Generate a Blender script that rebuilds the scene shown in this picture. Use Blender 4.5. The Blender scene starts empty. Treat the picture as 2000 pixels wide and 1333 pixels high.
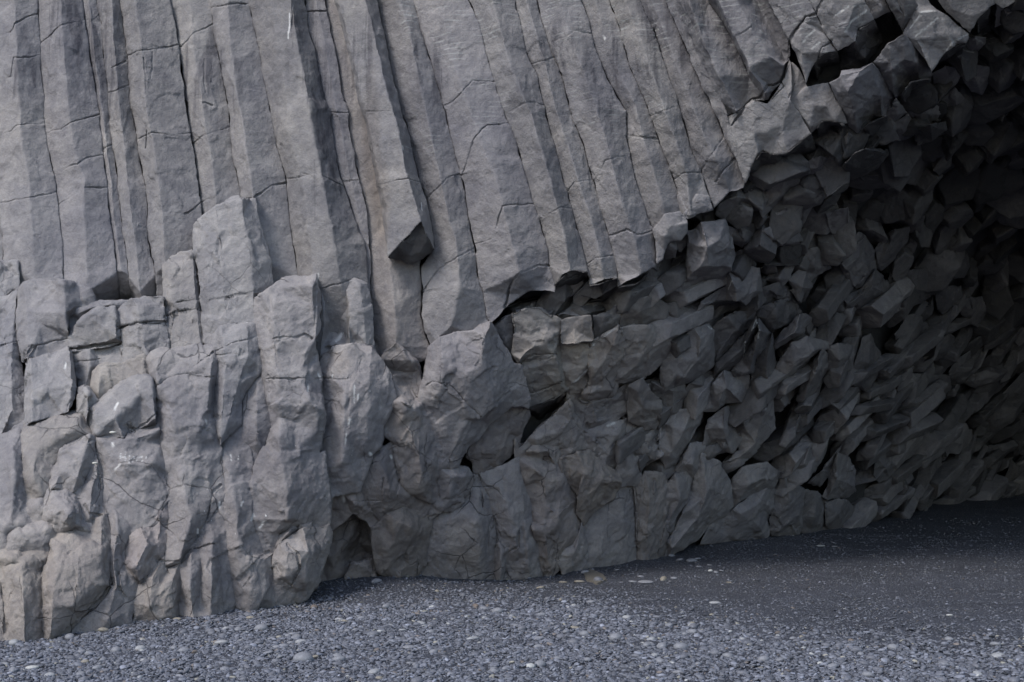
import bpy, math, random
import numpy as np
from mathutils import Vector
from mathutils.geometry import delaunay_2d_cdt
random.seed(7)
RNG = np.random.RandomState(11)
R = math.radians
scene = bpy.context.scene
col = scene.collection

# ------------------------------------------------------------------ camera
F_PX = 2778.0                       # focal length in photo pixels (2000 px wide)
CAM_Z = 1.6
HORIZON = 858.0
PITCH = math.atan((HORIZON - 666.5) / F_PX)
cam_data = bpy.data.cameras.new('camera')
cam_data.sensor_width = 36.0
cam_data.lens = 50.0
cam_data.clip_end = 2000
cam = bpy.data.objects.new('camera', cam_data)
col.objects.link(cam)
cam.location = (0, 0, CAM_Z)
cam.rotation_euler = (R(90) + PITCH, 0, 0)
scene.camera = cam

# ------------------------------------------------------------------ sky and sun
SUN_EL, SUN_AZ = R(48), R(-42)      # azimuth measured from behind the camera, minus = to the left
world = bpy.data.worlds.new('World')
scene.world = world
world.use_nodes = True
wn = world.node_tree
wn.nodes.clear()
wo = wn.nodes.new('ShaderNodeOutputWorld')
bg = wn.nodes.new('ShaderNodeBackground')
sky = wn.nodes.new('ShaderNodeTexSky')
sky.sky_type = 'NISHITA'
sky.sun_disc = False
sky.sun_elevation = SUN_EL
sky.sun_rotation = R(180) - SUN_AZ
sky.air_density = 1.15
sky.dust_density = 1.4
bg.inputs['Strength'].default_value = 0.15
wn.links.new(sky.outputs[0], bg.inputs[0])
wn.links.new(bg.outputs[0], wo.inputs[0])
sun_d = bpy.data.lights.new('sun', 'SUN')
sun_d.energy = 1.5
sun_d.angle = R(14)
sun_d.color = (1.0, 0.975, 0.94)
sun = bpy.data.objects.new('sun', sun_d)
col.objects.link(sun)
sdir = Vector((math.sin(SUN_AZ) * math.cos(SUN_EL), -math.cos(SUN_AZ) * math.cos(SUN_EL), math.sin(SUN_EL)))
sun.rotation_euler = (-sdir).to_track_quat('-Z', 'Y').to_euler()
scene.view_settings.view_transform = 'Standard'
scene.view_settings.look = 'None'
scene.view_settings.exposure = 0.81
scene.view_settings.gamma = 1.0

# ------------------------------------------------------------------ pixel -> world
cp, sp = math.cos(PITCH), math.sin(PITCH)
def world_at(px, py, Y):
    """points on the rays through photo pixels at distance Y (metres into the scene)"""
    px = np.asarray(px, float); py = np.asarray(py, float); Y = np.asarray(Y, float)
    cx, cy, cz = px - 1000.0, -(py - 666.5), F_PX
    yy = cz * cp - cy * sp
    zz = cz * sp + cy * cp
    s = Y / yy
    return np.stack([cx * s, Y + 0 * s, CAM_Z + zz * s], -1)

def tps_fit(P, v):
    P = np.asarray(P, float); n = len(P)
    d2 = ((P[:, None] - P[None]) ** 2).sum(-1)
    K = np.where(d2 > 0, 0.5 * d2 * np.log(np.maximum(d2, 1e-12)), 0) + np.eye(n) * 1e-3
    A = np.zeros((n + 3, n + 3)); A[:n, :n] = K; A[:n, n] = 1; A[:n, n+1:] = P; A[n, :n] = 1; A[n+1:, :n] = P.T
    w = np.linalg.solve(A, np.concatenate([v, [0, 0, 0]]))
    def f(x, y):
        x = np.asarray(x, float); y = np.asarray(y, float)
        out = w[n] + w[n+1] * x + w[n+2] * y
        for i in range(n):
            d = (x - P[i, 0]) ** 2 + (y - P[i, 1]) ** 2
            out = out + w[i] * 0.5 * d * np.log(np.maximum(d, 1e-12))
        return out
    return f

# distance of the cliff's mean surface over the picture (photo pixels, metres)
CTRL = [(-600,-600,17.2),(-600,500,15.8),(-600,1300,12.6),(0,-500,16.2),(0,0,15.8),(0,500,15.3),(0,850,14.5),(0,1240,13.5),
 (300,0,15.6),(300,560,15.0),(300,850,14.6),(300,1190,14.1),(620,0,15.4),(620,560,15.1),(620,850,14.9),(620,1130,15.0),
 (900,-500,15.0),(900,0,15.0),(900,600,15.0),(780,850,15.1),(850,1130,16.0),(960,640,15.1),(1200,0,14.6),(1200,560,15.0),
 (1060,1130,16.6),(1300,1085,18.0),(1100,850,16.1),(1250,700,15.9),(1450,0,14.1),(1450,350,14.8),(1500,1050,19.4),(1660,1030,21),
 (1400,750,17.0),(1700,170,14.1),(1700,700,18.4),(1900,40,13.8),(2000,-20,13.5),(2000,965,27),(2000,500,20.6),(1850,985,24),
 (1700,430,17.0),(1500,450,15.7),(1650,375,15.8),(1780,300,15.8),(1900,230,15.8),(1580,285,14.5),(1850,440,18.0),(1850,700,21.2),(1800,-400,12.2),(2500,-400,11.5),(2500,300,15.5),(2500,900,28),(2500,1250,31)]
_C = np.array(CTRL, float)
_tps = tps_fit(_C[:, :2] / 1000.0, _C[:, 2])
def base_Y(px, py):
    return np.clip(_tps(np.asarray(px, float) / 1000.0, np.asarray(py, float) / 1000.0), 11.0, 34.0)

# the plane of the column faces alone, carried on past the lip of the overhang
CTRLF = [(-600,-600,17.2),(-600,500,15.8),(-600,1300,12.6),(0,-500,16.2),(0,0,15.8),(0,500,15.3),(0,850,14.5),(0,1240,13.5),(300,0,15.6),(300,560,15.0),(300,850,14.6),(300,1190,14.1),
 (620,0,15.4),(620,560,15.1),(620,850,14.9),(620,1130,15.0),(900,-500,15.0),(900,0,15.0),(900,600,15.0),(960,640,15.1),(1200,0,14.6),(1200,560,14.95),(1450,0,14.1),(1450,350,14.7),(1580,285,14.45),
 (1700,170,14.1),(1900,40,13.8),(2000,-20,13.5),(1800,-400,12.6),(2500,-400,11.8),(1500,700,15.2),(1800,450,14.7),(2100,300,14.1),(2600,400,13.5)]
_F = np.array(CTRLF, float); _tpf = tps_fit(_F[:, :2] / 1000.0, _F[:, 2])
def face_Y(px, py): return np.clip(_tpf(np.asarray(px, float) / 1000.0, np.asarray(py, float) / 1000.0), 11.0, 30.0)

# beach height from the line where it meets the rock
BASE_LINE = [(-600,1262,12.6),(0,1240,13.5),(150,1222,13.8),(300,1190,14.1),(450,1172,14.5),(560,1166,14.8),(640,1128,15.3),(800,1124,15.9),(900,1135,16.0),
 (1060,1128,16.6),(1140,1104,17.1),(1300,1085,18.0),(1400,1058,18.8),(1500,1050,19.4),(1660,1030,21),(1850,985,24),(2000,965,27),(2500,950,30)]
_bp = [world_at(a, b, c) for a, b, c in BASE_LINE]
_gp = [(p[0], p[1]) for p in _bp]; _gv = [p[2] for p in _bp]
for gx, gy, gz in [(-5, 8.5, -.12), (0, 9, -.05), (5, 9, 0), (-8, 4, -.2), (8, 4, -.05), (0, 3, -.1), (0, 12.5, -.02), (3.5, 13, .03), (7, 17, .16), (20, 12, .1), (20, 30, .6), (-20, 8, -.4)]:
    _gp.append((gx, gy)); _gv.append(gz)
_g = tps_fit(np.array(_gp) / 10.0, np.array(_gv))
def ground_z(x, y): return _g(np.asarray(x, float) / 10.0, np.asarray(y, float) / 10.0)

# ------------------------------------------------------------------ numpy noise
def _hash(ix, iy, iz, s):
    h = (ix.astype(np.int64) * 73856093) ^ (iy.astype(np.int64) * 19349663) ^ (iz.astype(np.int64) * 83492791) ^ (s * 2654435761)
    h = (h ^ (h >> 13)) & 0x7fffffff
    h = (h * 1274126177) & 0x7fffffff
    h = (h ^ (h >> 16)) & 0x7fffffff
    h = (h * 668265263) & 0x7fffffff
    return ((h >> 7) & 0xffff) / 65535.0
def vnoise(p, scale, seed=0):
    q = p * scale; i = np.floor(q); f = q - i; f = f * f * (3 - 2 * f); i = i.astype(np.int64); r = 0
    for dx in (0, 1):
        for dy in (0, 1):
            for dz in (0, 1):
                w = (f[:, 0] if dx else 1 - f[:, 0]) * (f[:, 1] if dy else 1 - f[:, 1]) * (f[:, 2] if dz else 1 - f[:, 2])
                r = r + w * _hash(i[:, 0] + dx, i[:, 1] + dy, i[:, 2] + dz, seed)
    return r * 2 - 1
def fbm(p, scale, octv=4, seed=0):
    r = 0; a = 1.0; t = 0
    for o in range(octv):
        r = r + a * vnoise(p + 17.3 * o, scale * 2.03 ** o, seed + o); t += a; a *= 0.5
    return r / t
def worley(p, scale, seed=0):
    """nearest feature distance, and the nearest cell's own offsets (for facets)"""
    q = p * scale; i = np.floor(q).astype(np.int64)
    best = np.full(len(p), 9.0); sec = np.full(len(p), 9.0); tilt = np.zeros(len(p))
    for dx in (-1, 0, 1):
        for dy in (-1, 0, 1):
            for dz in (-1, 0, 1):
                c = i + np.array([dx, dy, dz])
                o = np.stack([_hash(c[:, 0], c[:, 1], c[:, 2], seed + k) for k in (1, 2, 3)], -1)
                v = q - (c + o)
                d = (v ** 2).sum(-1)
                n = np.stack([_hash(c[:, 0], c[:, 1], c[:, 2], seed + k) for k in (4, 5, 6)], -1) - 0.5
                m = d < best
                sec = np.where(m, best, np.minimum(sec, d))
                tilt = np.where(m, (v * n).sum(-1) * 2, tilt); best = np.where(m, d, best)
    return np.sqrt(best), np.sqrt(sec), tilt

# ------------------------------------------------------------------ mesh helpers
def densify(P, T, A, thr, rounds=9):
    """split long edges until every edge is under its threshold. A = per-vertex attributes"""
    for _ in range(rounds):
        E = np.sort(np.concatenate([T[:, [0, 1]], T[:, [1, 2]], T[:, [2, 0]]]), axis=1)
        key = E[:, 0].astype(np.int64) * (len(P) + 1) + E[:, 1]
        uk, first, inv = np.unique(key, return_index=True, return_inverse=True)
        UE = E[first]
        L = np.linalg.norm(P[UE[:, 0]] - P[UE[:, 1]], axis=1)
        mark = L > thr(P, A, UE)
        if not mark.any(): break
        mid = np.full(len(UE), -1); nm = int(mark.sum()); mid[mark] = len(P) + np.arange(nm)
        me = UE[mark]
        P = np.concatenate([P, (P[me[:, 0]] + P[me[:, 1]]) / 2])
        A = np.concatenate([A, (A[me[:, 0]] + A[me[:, 1]]) / 2])
        n = len(T); m = np.stack([mid[inv[:n]], mid[inv[n:2*n]], mid[inv[2*n:]]], -1)
        cnt = (m >= 0).sum(1); out = [T[cnt == 0]]
        s = cnt == 3
        a, b, c = T[s].T; ab, bc, ca = m[s].T
        out += [np.stack([a, ab, ca], -1), np.stack([ab, b, bc], -1), np.stack([ca, bc, c], -1), np.stack([ab, bc, ca], -1)]
        for r in range(3):                       # rotate so that the single / missing edge is in a known place
            t = np.roll(T, -r, axis=1); mm = np.roll(m, -r, axis=1)
            s = (cnt == 1) & (mm[:, 0] >= 0)
            a, b, c = t[s].T; ab = mm[s][:, 0]
            out += [np.stack([a, ab, c], -1), np.stack([ab, b, c], -1)]
            s = (cnt == 2) & (mm[:, 0] < 0)      # edges bc and ca split
            a, b, c = t[s].T; bc = mm[s][:, 1]; ca = mm[s][:, 2]
            out += [np.stack([ca, bc, c], -1), np.stack([a, b, bc], -1), np.stack([a, bc, ca], -1)]
        T = np.concatenate(out)
    return P, T, A

def edges_of(T):
    E = np.sort(np.concatenate([T[:, [0, 1]], T[:, [1, 2]], T[:, [2, 0]]]), axis=1)
    return np.unique(E, axis=0)
def laplace(P, T, it, lam=0.5, w=None):
    E = edges_of(T); n = len(P)
    deg = np.bincount(E.ravel(), minlength=n).astype(float); deg[deg == 0] = 1
    for _ in range(it):
        S = np.stack([np.bincount(E[:, 0], P[E[:, 1], k], n) + np.bincount(E[:, 1], P[E[:, 0], k], n) for k in range(3)], -1) / deg[:, None]
        step = lam * (S - P)
        P = P + (step if w is None else step * w[:, None])
    return P
def vnormals(P, T):
    fn = np.cross(P[T[:, 1]] - P[T[:, 0]], P[T[:, 2]] - P[T[:, 0]])
    N = np.stack([sum(np.bincount(T[:, j], fn[:, k], len(P)) for j in range(3)) for k in range(3)], -1)
    return N / np.maximum(np.linalg.norm(N, axis=1), 1e-12)[:, None]

def make_mesh(name, P, T, mats, attrs=None, smooth=True, midx=None):
    me = bpy.data.meshes.new(name)
    me.vertices.add(len(P)); me.vertices.foreach_set('co', np.ascontiguousarray(P, dtype=np.float32).ravel())
    me.loops.add(len(T) * 3); me.loops.foreach_set('vertex_index', np.ascontiguousarray(T, dtype=np.int32).ravel())
    me.polygons.add(len(T))
    me.polygons.foreach_set('loop_start', np.arange(0, len(T) * 3, 3, dtype=np.int32))
    me.polygons.foreach_set('use_smooth', np.full(len(T), smooth, dtype=bool))
    for m in mats: me.materials.append(m)
    if midx is not None: me.polygons.foreach_set('material_index', np.asarray(midx, dtype=np.int32))
    me.update(calc_edges=True)
    for k, v in (attrs or {}).items():
        if v.ndim == 2:
            a = me.color_attributes.new(k, 'FLOAT_COLOR', 'POINT')
            c = np.ones((len(P), 4), dtype=np.float32); c[:, :3] = v; a.data.foreach_set('color', c.ravel())
        else:
            a = me.attributes.new(k, 'FLOAT', 'POINT'); a.data.foreach_set('value', v.astype(np.float32))
    return me
def link(name, me, parent=None, loc=(0, 0, 0)):
    o = bpy.data.objects.new(name, me); col.objects.link(o); o.location = loc
    if parent: o.parent = parent
    return o
def tag(o, label=None, cat=None, group=None, kind=None):
    if label: o['label'] = label
    if cat: o['category'] = cat
    if group: o['group'] = group
    if kind: o['kind'] = kind
    return o

# ------------------------------------------------------------------ materials
def nd(nt, t, **kw):
    n = nt.nodes.new(t)
    for k, v in kw.items():
        if k in n.inputs: n.inputs[k].default_value = v
        else: setattr(n, k, v)
    return n
def mix(nt, blend, fac, a, b):
    m = nt.nodes.new('ShaderNodeMix'); m.data_type = 'RGBA'; m.blend_type = blend
    for i, v in ((0, fac), (6, a), (7, b)):
        if isinstance(v, bpy.types.NodeSocket): nt.links.new(v, m.inputs[i])
        else: m.inputs[i].default_value = v
    return m.outputs[2]
def math_n(nt, op, a, b=0.0, clamp=False):
    m = nt.nodes.new('ShaderNodeMath'); m.operation = op; m.use_clamp = clamp
    for i, v in ((0, a), (1, b)):
        if isinstance(v, bpy.types.NodeSocket): nt.links.new(v, m.inputs[i])
        else: m.inputs[i].default_value = v
    return m.outputs[0]
def ramp(nt, fac, lo, hi, c0=(0, 0, 0, 1), c1=(1, 1, 1, 1)):
    r = nt.nodes.new('ShaderNodeValToRGB'); nt.links.new(fac, r.inputs[0])
    r.color_ramp.elements[0].position = lo; r.color_ramp.elements[1].position = hi
    r.color_ramp.elements[0].color = c0; r.color_ramp.elements[1].color = c1
    return r.outputs[0]

def rock_material():
    m = bpy.data.materials.new('basalt'); m.use_nodes = True; nt = m.node_tree; nt.nodes.clear()
    L = nt.links.new
    out = nd(nt, 'ShaderNodeOutputMaterial'); bs = nd(nt, 'ShaderNodeBsdfPrincipled', Roughness=0.82)
    bs.inputs['Specular IOR Level'].default_value = 0.25
    geo = nd(nt, 'ShaderNodeNewGeometry'); P = geo.outputs['Position']
    tone = nd(nt, 'ShaderNodeAttribute', attribute_name='tone'); tone.attribute_type = 'GEOMETRY'
    def noise(scale, detail=4, rough=0.55, vec=P, dist=0.0):
        n = nd(nt, 'ShaderNodeTexNoise', Scale=scale, Detail=detail, Roughness=rough, Distortion=dist); L(vec, n.inputs['Vector']); return n.outputs['Fac']
    c = tone.outputs['Color']
    big = noise(0.9, 5, 0.6)
    c = mix(nt, 'MULTIPLY', 1.0, c, ramp(nt, big, 0.34, 0.66, (0.78, 0.785, 0.81, 1), (1.13, 1.12, 1.08, 1)))
    mid = noise(6.0, 6, 0.65, dist=0.6)
    c = mix(nt, 'MULTIPLY', 1.0, c, ramp(nt, mid, 0.32, 0.68, (0.74, 0.74, 0.77, 1), (1.16, 1.15, 1.13, 1)))
    fine = noise(70.0, 3, 0.7)
    c = mix(nt, 'MULTIPLY', 1.0, c, ramp(nt, fine, 0.3, 0.7, (0.89, 0.89, 0.895, 1), (1.09, 1.09, 1.09, 1)))
    # hairline cracks
    wp = nd(nt, 'ShaderNodeTexNoise', Scale=3.0, Detail=5.0); L(P, wp.inputs['Vector'])
    va = nt.nodes.new('ShaderNodeVectorMath'); va.operation = 'MULTIPLY_ADD'; L(wp.outputs['Color'], va.inputs[0]); va.inputs[1].default_value = (.16, .16, .16); L(P, va.inputs[2])
    vc = nd(nt, 'ShaderNodeTexVoronoi', Scale=2.3); vc.feature = 'DISTANCE_TO_EDGE'; L(va.outputs[0], vc.inputs['Vector'])
    crk = math_n(nt, 'MULTIPLY', ramp(nt, vc.outputs['Distance'], 0.006, 0.016, (1, 1, 1, 1), (0, 0, 0, 1)), ramp(nt, noise(1.3, 3, 0.5), 0.50, 0.60), True)
    hair = nd(nt, 'ShaderNodeAttribute', attribute_name='hair')
    crk = math_n(nt, 'MULTIPLY', crk, hair.outputs['Fac'], True)
    c = mix(nt, 'MULTIPLY', crk, c, (0.45, 0.45, 0.46, 1))
    # vertical rain streaks
    mp = nd(nt, 'ShaderNodeMapping'); L(P, mp.inputs['Vector']); mp.inputs['Scale'].default_value = (7.0, 7.0, 0.55)
    st = noise(1.0, 5, 0.6, vec=mp.outputs[0])
    wet = nd(nt, 'ShaderNodeAttribute', attribute_name='streak')
    dark = math_n(nt, 'MULTIPLY', ramp(nt, st, 0.50, 0.60), wet.outputs['Fac'], True)
    c = mix(nt, 'MULTIPLY', dark, c, (0.42, 0.42, 0.46, 1))
    # fine pale mineral bands
    lich = nd(nt, 'ShaderNodeAttribute', attribute_name='bands')
    mp2 = nd(nt, 'ShaderNodeMapping'); L(P, mp2.inputs['Vector']); mp2.inputs['Scale'].default_value = (1.6, 1.6, 9.0); mp2.inputs['Rotation'].default_value = (0, R(22), 0)
    wv = nd(nt, 'ShaderNodeTexWave', Scale=0.62, Distortion=5.5, Detail=4.0); wv.inputs['Detail Scale'].default_value = 1.6
    wv.bands_direction = 'Z'; L(mp2.outputs[0], wv.inputs['Vector'])
    brk = ramp(nt, noise(5.0, 4, 0.6), 0.46, 0.60)
    wf = math_n(nt, 'MULTIPLY', math_n(nt, 'MULTIPLY', ramp(nt, wv.outputs['Fac'], 0.80, 0.97), brk), lich.outputs['Fac'], True)
    c = mix(nt, 'MIX', wf, c, (0.34, 0.34, 0.33, 1))
    # bird lime
    lime = nd(nt, 'ShaderNodeAttribute', attribute_name='lime')
    mp3 = nd(nt, 'ShaderNodeMapping'); L(P, mp3.inputs['Vector']); mp3.inputs['Scale'].default_value = (34, 34, 11)
    sp_ = ramp(nt, noise(1.0, 2, 0.5, vec=mp3.outputs[0]), 0.735, 0.76)
    lf = math_n(nt, 'MULTIPLY', sp_, lime.outputs['Fac'], True)
    paint = nd(nt, 'ShaderNodeAttribute', attribute_name='paint')
    lf = math_n(nt, 'MAXIMUM', lf, paint.outputs['Fac'], True)
    c = mix(nt, 'MIX', lf, c, (0.55, 0.54, 0.53, 1))
    L(c, bs.inputs['Base Color'])
    rgh = nd(nt, 'ShaderNodeMapRange'); L(mid, rgh.inputs[0]); rgh.inputs[3].default_value = 0.68; rgh.inputs[4].default_value = 0.95
    L(rgh.outputs[0], bs.inputs['Roughness'])
    h = math_n(nt, 'MULTIPLY', noise(22.0, 7, 0.62), 1.0)
    h2 = math_n(nt, 'MULTIPLY', noise(85.0, 3, 0.6), 0.30)
    h = math_n(nt, 'ADD', h, h2)
    h = math_n(nt, 'SUBTRACT', h, math_n(nt, 'MULTIPLY', crk, 0.5))
    bmp = nd(nt, 'ShaderNodeBump', Strength=1.0, Distance=0.015); L(h, bmp.inputs['Height']); L(bmp.outputs[0], bs.inputs['Normal'])
    L(bs.outputs[0], out.inputs[0])
    return m
ROCK = rock_material()

# ------------------------------------------------------------------ rock pieces traced in photo pixels
K = 700 / 1998.0
CR = {0: (0, 0, 1.0), 1: (0, 0, K), 2: (650, 0, K), 3: (1300, 0, K), 4: (0, 450, K), 5: (650, 450, K), 6: (1300, 450, K),
      7: (0, 866, K), 8: (650, 866, K), 9: (1300, 866, K)}
def pts(s, k=0):
    """'x,y[,d] ...' in zoom frame k -> list of [px, py, d or None]; 'kN' switches frame"""
    out = []; ox, oy, sc = CR[k]
    for w in s.split():
        if w[0] == 'k': ox, oy, sc = CR[int(w[1:])]; continue
        v = w.split(',')
        out.append([ox + float(v[0]) * sc, oy + float(v[1]) * sc, float(v[2]) if len(v) > 2 else None])
    return out
def polys(s, k=0): return [pts(q, k) for q in s.split('/')] if s else []

def shrink_loop(L, amt):
    n = len(L); area = sum(L[i][0] * L[(i+1) % n][1] - L[(i+1) % n][0] * L[i][1] for i in range(n)); sg = 1 if area > 0 else -1
    out = []
    for i in range(n):
        a, b, c = L[i-1], L[i], L[(i+1) % n]
        def nrm(p, q):
            dx, dy = q[0] - p[0], q[1] - p[1]; l = math.hypot(dx, dy) or 1
            return (-dy / l * sg, dx / l * sg)
        n1, n2 = nrm(a, b), nrm(b, c)
        bx, by = n1[0] + n2[0], n1[1] + n2[1]; l = math.hypot(bx, by) or 1
        k = amt / max(0.5, l / 2)
        out.append([b[0] + bx / l * k, b[1] + by / l * k, b[2]])
    return out

GROOVES = []                      # (points Nx2, half width px, depth px)
def groove(s, k=0, w=2.6, d=7.0):
    for p in polys(s, k): GROOVES.append((np.array([q[:2] for q in p]), w, d))
def seg_dist(x, y, pl):
    best = np.full(len(x), 1e9)
    for a, b in zip(pl[:-1], pl[1:]):
        d = b - a; l2 = max((d ** 2).sum(), 1e-9)
        t = np.clip(((x - a[0]) * d[0] + (y - a[1]) * d[1]) / l2, 0, 1)
        best = np.minimum(best, (x - a[0] - t * d[0]) ** 2 + (y - a[1] - t * d[1]) ** 2)
    return np.sqrt(best)
PX_M = 180.0                      # photo pixels per metre of depth, for the working space
BLOBS = []                        # (x, y, rx, ry, attribute, strength)
PAINT = []                        # painted pale marks: (points, width)

STYLE = {  # base colour, smoothing passes, roughness of the surface (large, facets, small), outline gap in pixels
 'col':   dict(tone=(0.213, 0.203, 0.207), soft=1, big=0.8, chip=0.7, small=0.45, shrink=-.3, relief=1.4, hair=.1, run=.0),
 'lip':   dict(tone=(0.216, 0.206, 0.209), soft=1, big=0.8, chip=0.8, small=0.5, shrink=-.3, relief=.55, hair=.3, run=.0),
 'stump': dict(tone=(0.232, 0.222, 0.224), soft=2, big=1.8, chip=1.8, small=0.6, shrink=-2.0, relief=1.0, hair=.4, run=.1, facet=(60, 1.2)),
 'base':  dict(tone=(0.224, 0.211, 0.212), soft=3, big=3.0, chip=1.8, small=1.0, shrink=-6.0, relief=.9, hair=.9, run=.7, facet=(46, 1.6)),
 'wall':  dict(tone=(0.228, 0.214, 0.216), soft=1, big=1.8, chip=1.8, small=1.0, shrink=-5.5, relief=.95, hair=1., run=.1, facet=(40, 1.6)),
 'rough': dict(tone=(0.208, 0.194, 0.195), soft=1, big=1.5, chip=2.6, small=1.1, shrink=-5.0, relief=1.15, hair=1., run=.0, facet=(25, 2.5)),
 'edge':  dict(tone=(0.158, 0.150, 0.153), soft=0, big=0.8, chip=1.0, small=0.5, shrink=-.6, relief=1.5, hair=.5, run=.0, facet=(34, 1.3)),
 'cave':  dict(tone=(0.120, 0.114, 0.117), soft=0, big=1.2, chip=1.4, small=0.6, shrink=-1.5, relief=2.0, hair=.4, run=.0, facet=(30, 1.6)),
}
AX = np.array([0.0, 0.0, 1.0])
NVERT = 0
def build_piece(name, outline, ridges, style, b=0, thick=70, shrink=None, joints=None, tone=1.0, label=None, cat=None, group=None, parent=None,
                soft=None, tint=None, res=1.0, chip=None, cap=None, face=False):
    S = STYLE[style]
    OL = [[p[0], p[1], 0.0 if p[2] is None else p[2]] for p in outline]
    # ridge ends that touch the outline join it
    rid = []
    for r in ridges:
        rr = []
        for p in r:
            d = 0.0 if p[2] is None else p[2]; hit = None
            for i, q in enumerate(OL):
                if math.hypot(q[0] - p[0], q[1] - p[1]) < 3.2: hit = i; break
            if hit is not None:
                if p[2] is not None: OL[hit][2] = d
                rr.append(('o', tuple(OL[hit][:2]))); continue
            for i in range(len(OL)):
                a, c = OL[i], OL[(i+1) % len(OL)]; dx, dy = c[0] - a[0], c[1] - a[1]; l2 = dx*dx + dy*dy or 1
                t = ((p[0] - a[0]) * dx + (p[1] - a[1]) * dy) / l2
                if 0 < t < 1 and math.hypot(p[0] - a[0] - t*dx, p[1] - a[1] - t*dy) < 3.2:
                    OL.insert(i+1, [p[0], p[1], d]); hit = i+1; break
            rr.append(('o', (p[0], p[1])) if hit is not None else ('r', (p[0], p[1], d)))
        rid.append(rr)
    SL = shrink_loop(OL, S['shrink'] if shrink is None else shrink)
    look = {tuple(a[:2]): i for i, a in enumerate(OL)}
    V = [Vector((p[0], p[1])) for p in SL]; D = [p[2] for p in SL]; E = []
    for rr in rid:
        prev = None
        for kind, p in rr:
            if kind == 'o': i = look[p]
            else: i = len(V); V.append(Vector(p[:2])); D.append(p[2])
            if prev is not None and prev != i: E.append((prev, i))
            prev = i
    nO = len(SL)
    def cdt(V, D, E):
        vo, eo, fo, ov, oe, of = delaunay_2d_cdt(V, E, [list(range(nO))], 1, 1e-4)
        xy = np.array([list(v) for v in vo]); dd = np.zeros(len(vo))
        for i, src in enumerate(ov):
            if src: dd[i] = max(D[j] for j in src)
            else:
                j = int(np.argmin([(V[q] - vo[i]).length for q in range(len(V))])); dd[i] = D[j]
        return xy, dd, fo
    xy, dd, fo = cdt(V, D, E)
    fct = S.get('facet')
    if fct:                                 # break the planes into fracture facets
        fr = random.Random(int(abs(SL[0][0] * 13 + SL[0][1] * 7)) + len(SL))
        sp, am = fct; tri = [(f[0], f[i], f[i+1]) for f in fo for i in range(1, len(f) - 1)]
        (ax0, ay0), (ax1, ay1) = xy.min(0), xy.max(0); extra = []
        gy = ay0 + sp * .5
        while gy < ay1:
            gx = ax0 + fr.uniform(.2, .8) * sp
            while gx < ax1:
                qx, qy = gx + fr.uniform(-.35, .35) * sp, gy + fr.uniform(-.35, .35) * sp; gx += sp
                for a, b_, c in tri:
                    A_, B_, C_ = xy[a], xy[b_], xy[c]
                    den = (B_[1] - C_[1]) * (A_[0] - C_[0]) + (C_[0] - B_[0]) * (A_[1] - C_[1])
                    if abs(den) < 1e-9: continue
                    l1 = ((B_[1] - C_[1]) * (qx - C_[0]) + (C_[0] - B_[0]) * (qy - C_[1])) / den
                    l2 = ((C_[1] - A_[1]) * (qx - C_[0]) + (A_[0] - C_[0]) * (qy - C_[1])) / den
                    if l1 >= 0 and l2 >= 0 and l1 + l2 <= 1:
                        extra.append((qx, qy, l1 * dd[a] + l2 * dd[b_] + (1 - l1 - l2) * dd[c] + fr.gauss(0, am))); break
            gy += sp
        for q in extra:
            if min((q[0] - v.x) ** 2 + (q[1] - v.y) ** 2 for v in V) > (sp * .3) ** 2: V.append(Vector(q[:2])); D.append(q[2])
        xy, dd, fo = cdt(V, D, E)
    T = []
    for f in fo:
        for i in range(1, len(f) - 1): T.append((f[0], f[i], f[i+1]))
    T = np.array(T)
    par = list(range(len(xy)))
    def find(a):
        while par[a] != a: par[a] = par[par[a]]; a = par[a]
        return a
    for t in T: par[find(t[0])] = find(t[1]); par[find(t[1])] = find(t[2])
    # triangles joined across edges only
    ed = {}
    for ti, t in enumerate(T):
        for a, c in ((t[0], t[1]), (t[1], t[2]), (t[2], t[0])): ed.setdefault((min(a, c), max(a, c)), []).append(ti)
    tp = list(range(len(T)))
    def tf(a):
        while tp[a] != a: tp[a] = tp[tp[a]]; a = tp[a]
        return a
    for v in ed.values():
        for q in v[1:]: tp[tf(v[0])] = tf(q)
    area = {}
    for ti, t in enumerate(T):
        e1, e2 = xy[t[1]] - xy[t[0]], xy[t[2]] - xy[t[0]]
        area[tf(ti)] = area.get(tf(ti), 0) + abs(e1[0] * e2[1] - e1[1] * e2[0])
    best = max(area, key=area.get)
    T = T[[tf(ti) == best for ti in range(len(T))]]
    used, inv = np.unique(T, return_inverse=True); T = inv.reshape(-1, 3); xy = xy[used]; dd = dd[used]
    # orientation: front faces must look at the camera (-depth)
    e1 = xy[T[:, 1]] - xy[T[:, 0]]; e2 = xy[T[:, 2]] - xy[T[:, 0]]
    T = np.where((e1[:, 0] * e2[:, 1] - e1[:, 1] * e2[:, 0] > 0)[:, None], T[:, ::-1], T)
    Yb = (face_Y if (face or style in ('lip', 'col')) else base_Y)(xy[:, 0], xy[:, 1])
    dep = Yb - (dd * S['relief'] + b) / 100.0
    n = len(xy)
    cen = xy.mean(0)
    # boundary
    cnt = {}
    for t in T:
        for a, c in ((t[0], t[1]), (t[1], t[2]), (t[2], t[0])): cnt[(a, c)] = 1
    bd = [(a, c) for (a, c) in cnt if (c, a) not in cnt]
    back = xy + (cen - xy) * 0.08
    P = np.concatenate([np.column_stack([xy, dep * PX_M]), np.column_stack([back, (dep.max() + thick / 100.0) * PX_M + 0 * dep])])
    side = [(a, a + n, c) for a, c in bd] + [(c, a + n, c + n) for a, c in bd]
    TT = np.concatenate([T, np.array(side), T[:, ::-1] + n])
    A = np.concatenate([np.zeros(n), np.ones(n)])[:, None]     # 1 = back
    gs = []
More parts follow.
